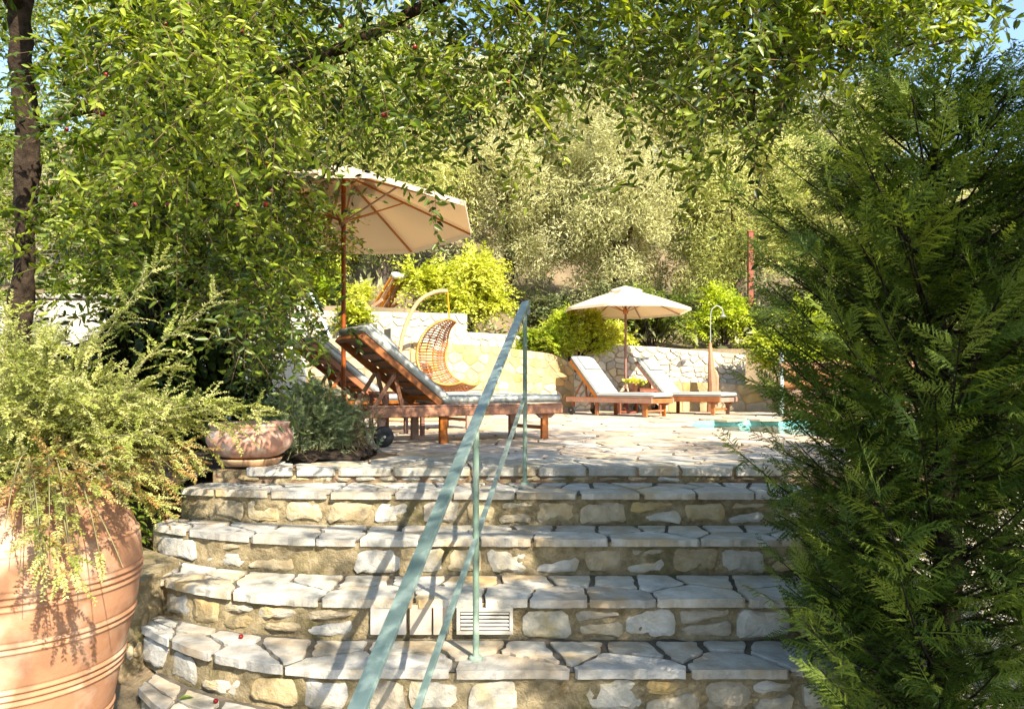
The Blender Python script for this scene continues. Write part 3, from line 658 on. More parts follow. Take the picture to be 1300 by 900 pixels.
# ------------------------------------------------------------------ sun loungers
def rotY(a): return Matrix.Rotation(a, 3, 'Y')
def make_lounger(loc, rz, label, sc=1.0, ang=38, wood='teak', blen=.95):
    t = empty('sun_lounger', loc, label, 'sun lounger', 'wooden sun loungers with grey cushions', rz); t.scale = (sc, sc, sc)
    L, Wd = 2.02, .66; zr = .29
    for s in (-1, 1):
        MB().box((0, s*(Wd/2), zr), (L, .035, .085), None, .006).build_at('side_rail', wood, t)
        MB().box((0, s*(Wd/2-.012), zr+.052), (L-.02, .055, .014), None, .004).build_at('top_strip', wood, t)
    MB().box((L/2-.02, 0, zr), (.035, Wd-.04, .085), None, .006).build_at('end_rail', wood, t)
    MB().box((-L/2+.02, 0, zr), (.035, Wd-.04, .085), None, .006).build_at('end_rail', wood, t)
    for s in (-1, 1):
        MB().box((.83, s*(Wd/2-.045), .125), (.075, .04, .25), None, .006).build_at('leg', wood, t)
        mb = MB(); mb.add([(.73, s*(Wd/2-.045)-.018, .247), (.95, s*(Wd/2-.045)-.018, .247), (.90, s*(Wd/2-.045)-.018, .205), (.78, s*(Wd/2-.045)-.018, .205),
                (.73, s*(Wd/2-.045)+.018, .247), (.95, s*(Wd/2-.045)+.018, .247), (.90, s*(Wd/2-.045)+.018, .205), (.78, s*(Wd/2-.045)+.018, .205)],
               [(0, 3, 2, 1), (4, 5, 6, 7), (0, 4, 7, 3), (1, 2, 6, 5), (3, 7, 6, 2), (0, 1, 5, 4)]); mb.build_at('leg_bracket', wood, t)
        MB().box((-.28, s*(Wd/2-.045), .125), (.075, .04, .25), None, .006).build_at('leg', wood, t)
        MB().box((-.87, s*(Wd/2-.045), .175), (.065, .04, .15), None, .006).build_at('wheel_leg', wood, t)
        wh = MB(); wh.lathe([(.03, -.018), (.075, -.018), (.088, -.012), (.09, 0), (.088, .012), (.075, .018), (.03, .018), (0, .016)], 24)
        wh.lathe([(0, -.016), (.03, -.018)], 24); wh.v = [(x, z, y) for x, y, z in wh.v]; wh.f = [f[::-1] for f in wh.f]
        wo = wh.build('wheel', 'rubber', t, (-.87, s*(Wd/2+.005), .09))
        hb = MB(); hb.tube([(0, -.024, 0), (0, .024, 0)], .012, 10); hb.build('hub', 'steel', wo)
    MB().box((.83, 0, .11), (.03, Wd-.13, .035)).build_at('stretcher', wood, t)
    MB().tube([(-.87, -Wd/2-.01, .09), (-.87, Wd/2+.01, .09)], .009, 8).build_at('axle', 'steel', t)
    hx = -.30; hz = zr+.062
    sm = MB().box((0, 0, 0), (.058, Wd-.05, .014)).mesh('seat_slat')
    for i in range(16): link('seat_slat', sm, wood, t, (hx+.05+i*.078, 0, zr+.03))
    a = R(ang); M3 = rotY(a)       # backrest: local x runs up from the hinge to the head
    bk = bpy.data.objects.new('backrest', None)
    def bp(x, y, z): v = Matrix.Rotation(a, 3, 'Y') @ Vector((-x, y, z)); return (hx+v.x, v.y, hz+v.z)
    bf = MB()
    for s in (-1, 1): bf.box(bp(blen/2, s*(Wd/2-.05), 0), (blen, .035, .06), M3, .005)
    bf.box(bp(blen-.02, 0, .0), (.045, Wd-.14, .05), M3, .005); bo = bf.build('backrest_frame', wood, t)
    for i in range(9): MB().box(bp(.06+i*.1, 0, .022), (.065, Wd-.14, .014), M3, .003).build_at('slat', wood, bo)
    for s in (-1, 1):
        MB().bar(bp(blen*.52, s*.22, -.03), (hx-.62, s*.22, zr+.02), .035, .022, up=(0, 1, 0)).build_at('prop_bar', wood, t)
        MB().bar(bp(blen*.52, s*.18, -.03), (hx-.32, s*.18, zr+.02), .035, .022, up=(0, 1, 0)).build_at('prop_bar', wood, t)
    # cushions
    def pad(x0, x1, th, fr, name, y=Wd-.06, m='cushion', par=t, nu=18):
        mb = MB(); V = []; US = [0, .006, .02]+list(np.linspace(.05, .95, nu-5))+[.98, .994, 1]; VS = [0, .012, .04, .2, .4, .6, .8, .96, .988, 1]; nu = len(US)-1; nv = len(VS)-1
        for side in (1, -1):
            for i in range(nu+1):
                for j in range(nv+1):
                    u, v = US[i], VS[j]; e = math.sin(min(1, min(u*(x1-x0), (1-u)*(x1-x0))/.035)*PI/2)*math.sin(min(1, min(v, 1-v)*y/.035)*PI/2); e = e**.5
                    zz_ = (th*.5*e*(1 if side > 0 else .8))*side+.008*nz(u*5, v*4, loc[0])*e
                    V.append(fr(x0+(x1-x0)*u, (v-.5)*y, th*.5+zz_))
        F = []; q = (nu+1)*(nv+1)
        for i in range(nu):
            for j in range(nv):
                a_ = i*(nv+1)+j; F.append((a_, a_+nv+1, a_+nv+2, a_+1)); F.append((q+a_, q+a_+1, q+a_+nv+2, q+a_+nv+1))
        mb.add(V, F, True); o = mb.build(name, m, par)
        pp = MB()
        for zo in (.1, .9):
            ring = [fr(x0+(x1-x0)*p, s*y, th*zo) for p, s in ((.005, -.495), (.995, -.495), (.995, .495), (.005, .495), (.005, -.495))]
            pp.tube(ring, .0035, 5, False)
        pp.build('piping', 'piping', o); return o
    flat = lambda x, y, z: (x, y, zr+.060+z)
    pad(hx+.01, L/2+.01, .085, flat, 'seat_cushion')
    back = lambda x, y, z: bp(x, y, .032+z)
    bc = pad(.0, blen+.03, .085, back, 'back_cushion')
    head = lambda x, y, z: bp(x, y, .112+z)
    pad(blen*.62, blen*.98, .05, head, 'headrest_pillow', y=Wd-.2, par=t, nu=8)
    return t
make_lounger((-.60, 7.88, 0), R(33.5), 'large near sun lounger with raised back beside the handrail', 1.12, 38, 'teak')
make_lounger((-1.52, 9.6, 0), R(33.5), 'sun lounger half hidden behind the nearest lounger under the big parasol', 1.12, 38, 'teak')
make_lounger((2.0, 14.1, 0), R(-46), 'far sun lounger left of the small parasol pole', 1.0, 47, 'teak')
make_lounger((3.42, 15.0, 0), R(-44), 'far sun lounger right of the potted plant and side table', 1.0, 47, 'teak')

def side_table(loc, rz, label, w_=.5, h=.42, wood='wood_red'):
    t = empty('side_table', loc, label, 'side table', None, rz)
    for i in range(5): MB().box((0, -w_/2+(i+.5)*w_/5, h), (w_, w_/5-.012, .022)).build_at('top_slat', wood, t)
    for sx in (-1, 1):
        MB().box((sx*(w_/2-.03), 0, h-.04), (.025, w_-.1, .05)).build_at('apron', wood, t)
        for sy in (-1, 1): MB().box((sx*(w_/2-.03), sy*(w_/2-.03), (h-.012)/2), (.045, .045, h-.014)).build_at('leg', wood, t)
    return t
side_table((-1.33, 8.62, 0), R(33), 'small red-brown wooden side table between the two near loungers', .5, .5)
side_table((2.52, 14.75, 0), R(-45), 'low red-brown wooden side table between the two far loungers', .62, .43)
o = empty('storage_box', (2.66, 14.68, .443), 'flat dark red box lying on the far side table', 'box')
MB().box((0, 0, .02), (.34, .24, .04)).build('base', 'wood_red', o); MB().box((0, 0, .055), (.35, .25, .022)).build('lid', 'wood_red', o)
o = empty('potted_plant', (2.36, 14.6, .443), 'small terracotta pot of yellow flowers on the far side table', 'potted plant')
mb = MB(); mb.lathe([(0, 0), (.075, 0), (.105, .15), (.12, .15), (.122, .185), (.108, .185), (.1, .15), (0, .15)], 24); mb.build('pot', 'terracotta', o)
P = rng.normal(0, 1, (160, 3))*[.06, .06, .02]+[0, 0, .18]; A = nrm(P*[1, 1, 0]+[0, 0, .08]+rng.normal(0, .05, (160, 3)))
build_np('leaves', [stamp(*LEAF4, P, A, unit(160), np.full(160, .07), rng.random(160))], 'lime_leaf', o)
mb = MB()
for i in range(14):
    a = random.random()*6.3; r_ = random.uniform(.01, .1); c = (r_*math.cos(a), r_*math.sin(a), random.uniform(.215, .25))
    mb.lathe([(0, -.012), (.02, -.004), (.022, .006), (0, .01)], 8, c)
mb.build('blossoms', 'yellow_flower', o)['kind'] = 'stuff'

# ------------------------------------------------------------------ parasols
def parasol(loc, Rr, zr, rise, pole_r, label, tilt=0, rot=22.5, valance=.0):
    t = empty('parasol', loc, label, 'parasol', 'cream canvas parasols')
    mb = MB(); mb.tube([(0, 0, 0), (0, 0, zr+rise-.02)], pole_r, 14); mb.build('pole', 'wood_red', t)
    mb = MB(); mb.lathe([(0, .0), (.2, .0), (.22, .03), (.21, .06), (.06, .08), (.035, .25), (0, .25)], 28); mb.build('base', 'rust', t)
    Tm = Matrix.Rotation(R(tilt), 3, 'X'); top = zr+rise
    def cp(a, f, dz=0.0):
        k = 8; seg = 2*PI/k; b = (a-R(rot)) % seg; rr = Rr*math.cos(seg/2)/math.cos(b-seg/2)
        sag = .035*math.sin(PI*f)*math.sin(PI*b/seg)-.02*math.sin(PI*f)
        z = rise*(1-f)-rise*.10*math.sin(PI*f)*0-sag*1.2
        v = Tm @ Vector((rr*f*math.cos(a), rr*f*math.sin(a), z+dz-rise)); return (v.x, v.y, v.z+rise+zr)
    def skin(f0, f1, dz, name, par, nf=8):
        mb = MB(); na = 64
        for off, fl in ((0, False), (-.006, True)):
            V = [cp(2*PI*i/na+R(rot), f0+(f1-f0)*j/nf, dz+off) for j in range(nf+1) for i in range(na)]
            F = [(j*na+i, j*na+(i+1) % na, (j+1)*na+(i+1) % na, (j+1)*na+i) for j in range(nf) for i in range(na)]
            mb.add(V, [q if fl else q[::-1] for q in F], True)
        V = [cp(2*PI*i/na+R(rot), f1, dz+o_) for o_ in (0, -.05) for i in range(na)]
        mb.add(V, [(i, na+i, na+(i+1) % na, (i+1) % na) for i in range(na)], True)
        return mb.build(name, 'canvas', par)
    can = skin(.16, 1, 0, 'canopy', t)
    skin(.0, .26, .055, 'vent_cap', can, 3)
    for i in range(8):
        a = R(rot)+i*PI/4
        MB().bar(cp(a, .02, -.03), cp(a, .99, -.03), .024, .018).build_at('rib', 'teak_orange', t)
        p1 = Vector(cp(a, .47, -.04)); mb = MB(); mb.bar((.04*math.cos(a), .04*math.sin(a), zr-.02), p1, .018, .014); mb.build_at('strut', 'teak_orange', t)
    MB().lathe([(0, -.05), (.05, -.05), (.055, 0), (.05, .05), (0, .05)], 16, (0, 0, zr-.02)).build_at('runner_hub', 'teak_orange', t)
    MB().lathe([(0, -.04), (.05, -.04), (.05, .04), (0, .1)], 16, (0, 0, top-.05)).build_at('crown_hub', 'teak_orange', t)
    return t
parasol((-1.79, 7.95, 0), 1.44, 2.35, .50, .024, 'large cream canvas parasol over the near loungers, seen from below', -4.5)
parasol((2.27, 14.95, 0), 1.29, 2.06, .44, .024, 'small cream canvas parasol standing between the two far loungers', -1.0)

# ------------------------------------------------------------------ hanging rattan chair
hc = empty('hanging_chair_stand', (-1.72, 12.1, 0), 'curved pale rattan arch stand that carries the hanging chair', 'stand')
def bez(pts, n=24):
    out = []; P = [Vector(p) for p in pts]
    for i in range(len(P)-1):
        p0, p1, p2, p3 = P[max(i-1, 0)], P[i], P[i+1], P[min(i+2, len(P)-1)]
        for j in range(n//(len(P)-1)+1):
            t = j/(n//(len(P)-1)+1); out.append(.5*((2*p1)+(-p0+p2)*t+(2*p0-5*p1+4*p2-p3)*t*t+(-p0+3*p1-3*p2+p3)*t**3))
    out.append(P[-1]); return out
MB().tube(bez([(.25, 0, .04), (.02, 0, .45), (-.1, .05, 1.0), (-.03, .1, 1.5), (.18, .15, 1.93), (.45, .2, 2.10), (.66, .22, 2.12)], 40), .034, 10).build('arch_pole', 'rattan_pale', hc)
MB().tube([Vector((.1+.62*math.cos(a), .25+.62*math.sin(a), .03)) for a in np.linspace(0, 2*PI, 33)], .028, 8, False).build('base_ring', 'rattan_pale', hc)
ch = empty('hanging_chair', (-1.06, 12.32, .42), 'open woven rattan pod chair hanging from the arch stand by the yellow wall', 'hanging chair')
Rc = .61; cz = .64; yaw = R(-28); fx, fy = math.cos(yaw), math.sin(yaw); lx, ly = -fy, fx
def cpnt(th, ph, r_=Rc):     # th: angle in the vertical plane (0 = forward), ph: sideways
    f = r_*math.cos(th)*math.cos(ph); z = r_*math.sin(th)*math.cos(ph); s = r_*math.sin(ph)
    return (f*fx+s*lx+.10, f*fy+s*ly, z+cz)
T0, T1 = R(98), R(308)
def PH(th):
    u = (th-T0)/(T1-T0); return R(44)*min(1, .45+2.2*u, .62+1.7*(1-u))
mb = MB(); rim = [cpnt(th, PH(th)) for th in np.linspace(T0, T1, 40)]+[cpnt(T1, p) for p in np.linspace(PH(T1), -PH(T1), 9)[1:]]+[cpnt(th, -PH(th)) for th in np.linspace(T1, T0, 40)[1:]]+[cpnt(T0, p) for p in np.linspace(-PH(T0), PH(T0), 9)[1:]]
mb.tube(rim, .018, 7, False); mb.build('rim', 'rattan_pale', ch)
ribs = []
for th in np.linspace(T0, T1, 46)[1:-1]:
    MB().tube([cpnt(th, p) for p in np.linspace(-PH(th), PH(th), 11)], .0105, 5, False).build_at('rib', 'rattan_red', ch)
for q in (-.82, -.5, -.2, .2, .5, .82):
    MB().tube([cpnt(th, PH(th)*q, Rc*1.012) for th in np.linspace(T0, T1, 48)], .010, 5, False).build_at('weaver', 'rattan', ch)
mb = MB(); k = 44
for q0, q1 in ((-.82, -.5), (.5, .82), (-1, -.82), (.82, 1)):
    for i in range(k):
        a, b = T0+(T1-T0)*i/k, T0+(T1-T0)*min(i+1.6, k)/k
        mb.tube([cpnt(a, PH(a)*q0, Rc*1.02), cpnt(b, PH(b)*q1, Rc*1.02)], .007, 4, False)
mb.build('lacing', 'rattan', ch)['kind'] = 'stuff'
MB().tube([cpnt(T0, 0), (0, 0, 1.69)], .014, 8, False).build('hanging_rope', 'rattan_pale', ch)

# ------------------------------------------------------------------ shower, post, rail, deck chair, logs
gz_ = ground_z
sh = empty('outdoor_shower', (4.16, 15.6, 0), 'orange timber shower post with a curved chrome shower head', 'shower')
mb = MB(); mb.tube([(0, 0, 0), (.02, 0, .5), (-.01, 0, 1.0), (-.03, 0, 1.45)], [.10, .10, .065, .03], 9, True, False); mb.build('post', 'teak_orange', sh)
mb = MB(); mb.tube([(.09, -.02, .3), (.1, -.02, .75), (.08, -.01, .86)], [.05, .05, .03], 8, True, False); mb.build('side_branch', 'teak_orange', sh)
mb = MB(); mb.tube(bez([(-.02, 0, 1.3), (-.02, 0, 2.0), (.02, 0, 2.16), (.12, 0, 2.22), (.22, 0, 2.15), (.24, 0, 2.05)], 30), .009, 8); mb.build('pipe', 'steel_dull', sh)
mb = MB(); mb.lathe([(0, .06), (.02, .06), (.05, .02), (.09, 0), (0, 0)], 18, (.24, 0, 1.99)); mb.build('shower_head', 'steel_dull', sh)
MB().lathe([(0, 0), (.03, 0), (.03, .05), (0, .06)], 10, (.12, 0, .62)).build_at('tap', 'steel', sh)
po = empty('rusty_post', (6.05, 19.0, 1.2), 'tall rust-brown square post among the pale trees behind the shower', 'post')
MB().box((0, 0, 1.62), (.125, .125, 3.24), None, .01).build('shaft', 'rust', po); MB().box((0, 0, 3.255), (.145, .145, .03)).build('cap', 'rust', po)
r2 = empty('stair_rail', (-3.9, 14.0, 1.2), 'slim pale metal stair rail by the upper wall at left', 'handrail')
MB().bar((0, .3, 1.25), (.85, -1.0, -.05), .05, .02).build_at('top_rail', 'rail_white', r2)
MB().bar((0, .3, .8), (.6, -.7, 0), .03, .015).build_at('lower_rail', 'rail_white', r2)
for p, z0, z1 in ((0, .85, 1.22), ):
    MB().tube([(0, .3, -.1), (0, .3, 1.24)], .018, 8).build_at('post', 'rail_white', r2)
MB().tube([(.62, -.65, -.2), (.62, -.65, .3)], .018, 8).build_at('post', 'rail_white', r2)
dc = empty('deck_chair', (-2.95, 16.6, 1.90), 'orange slatted wooden deck chair on the upper level', 'deck chair', None, R(-20)); dc.scale = (1.15, 1.15, 1.15)
M3 = Matrix.Rotation(R(-55), 3, 'Y')
for i in range(7): MB().bar((-.05, -.27+i*.09, .22), (.42, -.27+i*.09, .86), .07, .02, up=(-1, 0, .4)).build_at('back_slat', 'teak_orange', dc)
for i in range(7): MB().bar((-.05, -.27+i*.09, .22), (-.55, -.27+i*.09, .34), .06, .02).build_at('seat_slat', 'teak_orange', dc)
for s in (-1, 1):
    MB().bar((-.5, s*.3, 0), (.25, s*.3, .45), .03, .06, up=(0, 0, 1)).build_at('leg', 'teak_orange', dc)
    MB().bar((.3, s*.3, 0), (-.15, s*.3, .4), .03, .06, up=(0, 0, 1)).build_at('leg', 'teak_orange', dc)
mb = MB(); mb.lathe([(0, -.3), (.07, -.28), (.09, -.15), (.085, 0), (.095, .15), (.07, .28), (0, .3)], 12)
mb.v = [(x*1.1, z, y*.9+.02*nz(x*9, z*6, y*9)) for x, y, z in mb.v]; mb.f = [f[::-1] for f in mb.f]
tagit(mb.build('towel', 'towel', None, (-2.45, 16.42, dc.location.z+1.05), (0, 0, R(-20))), 'rolled white towel on top of the wooden deck chair', 'towel')
# log fence / timber stack at the right
lf = empty('log_stack', (5.1, 13.6, 0), 'stacked weathered logs behind the pool seen through the conifer', 'log stack')
for r_ in range(6):
    for q in range(1):
        z = .09+r_*.165; mb = MB(); n = 7
        mb.tube([(x, .03*math.sin(x*3+r_), z+.012*math.sin(x*5+r_*2)) for x in np.linspace(-.15-.1*(r_ % 2), 1.9+.15*(r_ % 3), 7)], [.08+.01*random.random() for _ in range(7)], 9); mb.build_at('log', 'log', lf)
MB().box((-.22, -.05, .55), (.07, .07, 1.25), None, .008).build('post', 'rail_white', lf)

# ------------------------------------------------------------------ vegetation
def bark_tube(name, pts, rad, parent, m='bark', n=12, amp=.12, seg=26):
    P = bez(pts, seg*(len(pts)-1)//2+2); rr = np.interp(np.linspace(0, 1, len(P)), np.linspace(0, 1, len(rad)), rad)
    mb = MB(); mb.tube(P, list(rr), n)
    mb.v = [(x+amp*.12*nz(x*9, y*9, z*5), y+amp*.12*nz(y*9, z*5, x*9), z) for x, y, z in mb.v]
    return mb.build(name, m, parent)
def lump_tree(name, base, height, rad, nleaf, lmat, label, cat='tree', group=None, leaf=(.10, .022), droop=.5, nclump=26, tmpl=LEAF2, trunk=.12, flat=1.0, zlow=.25, kindleaf='crown', up=0, bark='bark_grey', clump_r=.34, lean=(0, 0), wild=.35):
    t = empty(name, base, label, cat, group)
    cx = np.array([lean[0], lean[1], height*(.5+zlow/2)]); rv = np.array([rad, rad*flat, height*(.5-zlow/2)])
    C = unit(nclump)*rng.uniform(.45, .9, (nclump, 1)); C = cx+C*rv
    cr = rad*clump_r*rng.uniform(.6, 1.35, nclump); ci = rng.integers(0, nclump, nleaf)
    d = unit(nleaf); P = C[ci]+d*(cr[ci]*rng.uniform(.55, 1.05, nleaf)**.6)[:, None]*np.array([1, 1, .85])
    P += rng.normal(0, rad*.03, (nleaf, 3))
    A = nrm(d*[1, 1, .5]+np.array([0, 0, -droop+up])+rng.normal(0, wild, (nleaf, 3))); sz = leaf[0]*rng.uniform(.6, 1.5, nleaf)
    var = np.clip(rng.normal(0, .18, nclump)[ci]+.5+rng.normal(0, .2, nleaf), 0, 1)
    cp = build_np(kindleaf, [stamp(*tmpl, P, A, nrm(d+rng.normal(0, .5, (nleaf, 3))), np.stack([sz*leaf[1]/leaf[0], sz, sz], -1), var)], lmat, t)
    if trunk:
        bark_tube('trunk', [(0, 0, -.2), (lean[0]*.2+.05*rad, 0, height*.25), (lean[0]*.6, lean[1]*.6, height*.55), (lean[0], lean[1], height*.8)], [trunk, trunk*.8, trunk*.5, trunk*.2], t, bark)
        for i in range(min(14, nclump)):
            s = random.uniform(.18, .6); p0 = np.array([lean[0]*s, lean[1]*s, height*s]); c = C[i]
            bark_tube('limb', [tuple(p0), tuple(p0*.45+c*.55+np.array([0, 0, -.05*height])), tuple(c)], [trunk*.5, trunk*.28, trunk*.08], t, bark, 7, seg=8)
    return t
gz = ground_z
G1 = 'pale feathery trees on the slope behind the terrace'
for (x, y, h, r_, nl, mt, lb, nc) in (
    (-3.6, 20.5, 8.0, 3.0, 62000, 'tamarisk_leaf_green', 'pale feathery tree behind the big parasol, leftmost on the slope', 40),
    (-.2, 22.0, 8.5, 2.6, 62000, 'tamarisk_leaf', 'pale grey-green feathery tree above the yellow-green shrub', 40),
    (2.9, 21.0, 7.8, 2.3, 62000, 'tamarisk_leaf', 'tall silvery feathery tree behind the far parasol', 40),
    (6.4, 21.5, 7.5, 2.4, 62000, 'tamarisk_leaf_green', 'pale feathery tree beside the rusty post', 40),
    (-12.6, 17.5, 11.0, 3.0, 34000, 'mid_leaf', 'tall green tree at the left frame edge behind the trunk', 30),
    (10.3, 21.0, 7.0, 2.6, 30000, 'tamarisk_leaf_green', 'feathery tree at the right end of the slope behind the conifer', 26),
    (-8.2, 19.0, 10.0, 3.0, 40000, 'tamarisk_leaf_green', 'feathery tree at the far left behind the garden wall', 30)):
    lump_tree('feathery_tree', (x, y, gz(x, y)-.1), h, r_, nl, mt, lb, 'tree', G1, leaf=(.125, .026), droop=.45, nclump=nc*3, tmpl=LEAF2, trunk=.2, zlow=.02, clump_r=.23, wild=1.2)
for (x, y, h, r_, nl, mt, lb) in (
    (-1.6, 28, 9, 3.6, 18000, 'olive_leaf', 'dull olive tree high on the slope behind the parasol'),
    (5.0, 29, 9, 3.6, 18000, 'olive_leaf', 'dull olive tree high on the slope above the far loungers'),
    (11.5, 28, 8.0, 3.4, 20000, 'olive_leaf', 'dull olive tree high on the slope at the right'),
    (-9.5, 28, 9, 4.2, 20000, 'mid_leaf', 'green tree high on the slope at the left')):
    lump_tree('hillside_tree', (x, y, gz(x, y)-.1), h, r_, nl, mt, lb, 'tree', 'trees high on the dry slope', leaf=(.22, .07), droop=.3, nclump=22, trunk=.22, zlow=.1)
# low scrub over the hillside
n = 26000; px = rng.uniform(-22, 24, n); py = rng.uniform(17.5, 45, n); cl = np.array([nz(a, b, 1, .45) for a, b in zip(px, py)]); keep = cl > -.12; px, py = px[keep], py[keep]; n = len(px)
P = np.stack([px, py, np.array([gz(a, b) for a, b in zip(px, py)])+rng.random(n)*.5], -1)
o = build_np('scrub', [stamp(*LEAF2, P, nrm(unit(n)+[0, 0, .8]), unit(n), np.stack([np.full(n, .1), np.full(n, .3), np.full(n, .3)], -1), rng.random(n))], 'olive_leaf')
tagit(o, 'dry low scrub covering the hillside', 'scrub', kind='stuff')
# yellow-green shrub, hedge and greenery behind the walls
def twig_shrub(name, base, h, r_, ntw, K, lsize, lmat, label, lw=.42, droop=.35, stem='stem_brown', spread=1.0, cat='shrub', tlen=.5, group=None, lobes=14):
    t = empty(name, base, label, cat, group)
    C = unit(lobes)*rng.uniform(.35, .8, (lobes, 1)); C[:, 2] = np.abs(C[:, 2]); C = C*[r_, r_, h*.62]+[0, 0, h*.34]
    ci = rng.integers(0, lobes, ntw); D = nrm(unit(ntw)*[1, 1, .7]+[0, 0, .35]); S = C[ci]+unit(ntw)*r_*.18*rng.random((ntw, 1))
    L = tlen*rng.uniform(.5, 1.2, ntw); lf_, st = twigs(S, D, L, K, rng.uniform(.1, droop+.1, ntw), lsize*1.08, lw*1.15, tmpl=LEAF2, nstem=3, var=np.clip(.5+rng.normal(0, .2, lobes)[ci]+rng.normal(0, .15, ntw), 0, 1), stem_r=.004)
    build_np('foliage', [lf_], lmat, t); build_np('twigs', [st], stem, t)
    for i in range(min(9, lobes)):
        c = C[i]; bark_tube('stem', [(c[0]*.1, c[1]*.1, -.1), (c[0]*.4, c[1]*.4, c[2]*.5), tuple(c)], [.03, .022, .01], t, 'bark', 6, seg=8)
    return t
twig_shrub('leafy_shrub', (-1.15, 16.9, 1.6), 2.3, 1.5, 1500, 16, .13, 'lime_leaf', 'bright yellow-green arching shrub above the stone walls', lw=.45, tlen=.75, droop=.5)
twig_shrub('round_hedge', (1.30, 15.75, .95), 1.25, 1.1, 3600, 14, .06, 'hedge_leaf', 'round bright green hedge on the yellow wall end', lw=.5, tlen=.3, droop=.1, lobes=26)
twig_shrub('round_hedge', (.35, 15.6, .98), .75, .55, 900, 14, .055, 'hedge_leaf', 'small low hedge clump left of the round bright hedge', lw=.5, tlen=.25, droop=.1, lobes=12)
twig_shrub('leafy_shrub', (3.4, 17.9, 1.2), 2.0, 1.2, 900, 14, .11, 'mid_leaf', 'mid-green bush behind the far stone wall by the parasol', tlen=.5)
twig_shrub('leafy_shrub', (5.1, 18.1, 1.2), 1.9, 1.0, 800, 14, .11, 'hedge_leaf', 'yellowish bush behind the shower head', tlen=.5)
twig_shrub('leafy_shrub', (5.6, 15.3, .0), 2.55, 1.2, 1500, 14, .10, 'hedge_leaf', 'tall light green bush right of the shower beside the log stack', tlen=.5)
twig_shrub('leafy_shrub', (7.6, 15.2, .0), 2.8, 1.4, 1100, 14, .11, 'mid_leaf', 'green bush behind the log stack at right', tlen=.5)
twig_shrub('leafy_shrub', (2.4, 17.2, 1.1), 1.0, .5, 300, 12, .10, 'lime_leaf', 'small yellow-green plant behind the far parasol pole', tlen=.35)
twig_shrub('leafy_shrub', (-2.95, 14.7, 1.4), 1.25, .45, 260, 12, .11, 'lime_leaf', 'thin yellow-green sapling growing by the big parasol pole', tlen=.4, lobes=6)
twig_shrub('leafy_shrub', (-4.6, 16.8, 1.8), 2.2, 1.2, 900, 14, .12, 'hedge_leaf', 'green bush behind the pale stair rail', tlen=.5)
twig_shrub('leafy_shrub', (-6.9, 12.6, .0), 2.9, 1.5, 1200, 14, .13, 'mid_leaf', 'green bush in front of the upper wall at far left', tlen=.6)
twig_shrub('leafy_shrub', (-7.6, 9.4, -.1), 4.2, 1.5, 1700, 14, .11, 'mid_leaf', 'tall green shrub at the left edge behind the trunk', tlen=.7, lobes=20)

for (x, y, h, r_, lb) in ((-4.6, 18.6, 1.9, 1.2, 'shade-coloured bush on the bank behind the deck chair'), (.9, 18.3, 1.7, 1.1, 'shade-coloured bush on the bank right of the yellow-green shrub'),
        (3.0, 19.4, 1.8, 1.3, 'shade-coloured bush on the bank behind the far parasol canopy'), (5.9, 18.7, 1.7, 1.1, 'shade-coloured bush at the foot of the rusty post'), (8.2, 19.0, 1.8, 1.3, 'shade-coloured bush on the bank right of the rusty post'), (-1.2, 19.2, 1.8, 1.2, 'shade-coloured bush on the bank behind the yellow-green shrub')):
    twig_shrub('bank_bush', (x, y, gz(x, y)-.1), h, r_, 700, 14, .11, 'bank_shade_leaf', lb, tlen=.5, group='bushes on the bank')  # bushes coloured dark to fill the shadow under the slope trees
# --- jujube tree with overhanging crown
FR = [(-300, 430), (0, 400), (60, 370), (120, 400), (165, 345), (225, 350), (275, 380), (300, 470), (340, 500), (364, 480), (380, 290), (395, 225), (450, 215), (480, 205), (520, 190), (600, 195), (640, 150), (690, 135), (740, 120), (800, 120), (850, 165), (880, 195), (900, 140), (940, 195), (985, 175), (1010, 105), (1060, 95), (1120, 80), (1180, 60), (1240, 30), (1400, 10)]
def fringe(px): return np.interp(px, [f[0] for f in FR], [f[1] for f in FR])
jt = empty('jujube_tree', (-4.0, 6.1, -.1), 'large fruiting tree whose drooping leafy crown overhangs the whole top of the view', 'tree')
jl = np.array(jt.location)
bark_tube('trunk', [(0.02, 0, 0), (0.0, 0, 1.2), (.06, 0, 2.6), (.05, -.1, 3.6), (.3, -.4, 4.8)], [.11, .092, .085, .08, .06], jt, 'bark', 16, .35)
for pts, rr in (([(.03, 0, 3.9), (1.0, -.5, 4.3), (2.1, -1.0, 4.1), (3.2, -1.3, 3.9), (4.6, -1.6, 3.7)], [.075, .06, .05, .04, .02]),
                ([(.05, 0, 4.0), (1.2, -1.6, 4.2), (3.0, -2.6, 3.9), (5.2, -2.9, 3.5)], [.07, .055, .04, .02]),
                ([(0, 0, 2.7), (.5, .2, 3.0), (1.3, .3, 2.85), (1.9, .2, 2.5)], [.025, .02, .015, .008]),
                ([(.05, -.1, 3.7), (.6, -2.5, 4.3), (1.8, -5, 4.4), (3, -6.5, 4.2)], [.07, .05, .04, .02])):
    bark_tube('branch', pts, rr, jt, 'bark', 9, .3, seg=12)
bark_tube('branch', [tuple(np.array(p)-jl) for p in (W(330, 100, 5.0), W(400, 75, 4.6), W(470, 45, 4.5), W(560, -5, 4.4), W(640, -60, 4.2))], [.012, .03, .035, .035, .03], jt, 'bark', 10, .3, seg=14)
bark_tube('branch', [tuple(np.array(p)-jl) for p in (W(940, -60, 3.9), W(945, 20, 3.9), W(955, 70, 3.85), W(958, 160, 3.8))], [.014, .012, .009, .005], jt, 'bark', 6, .1, seg=14)
bark_tube('branch', [tuple(np.array(p)-jl) for p in (W(900, -40, 4.0), W(915, 30, 4), W(920, 60, 4))], [.012, .009, .006], jt, 'bark', 6, .1, seg=14)
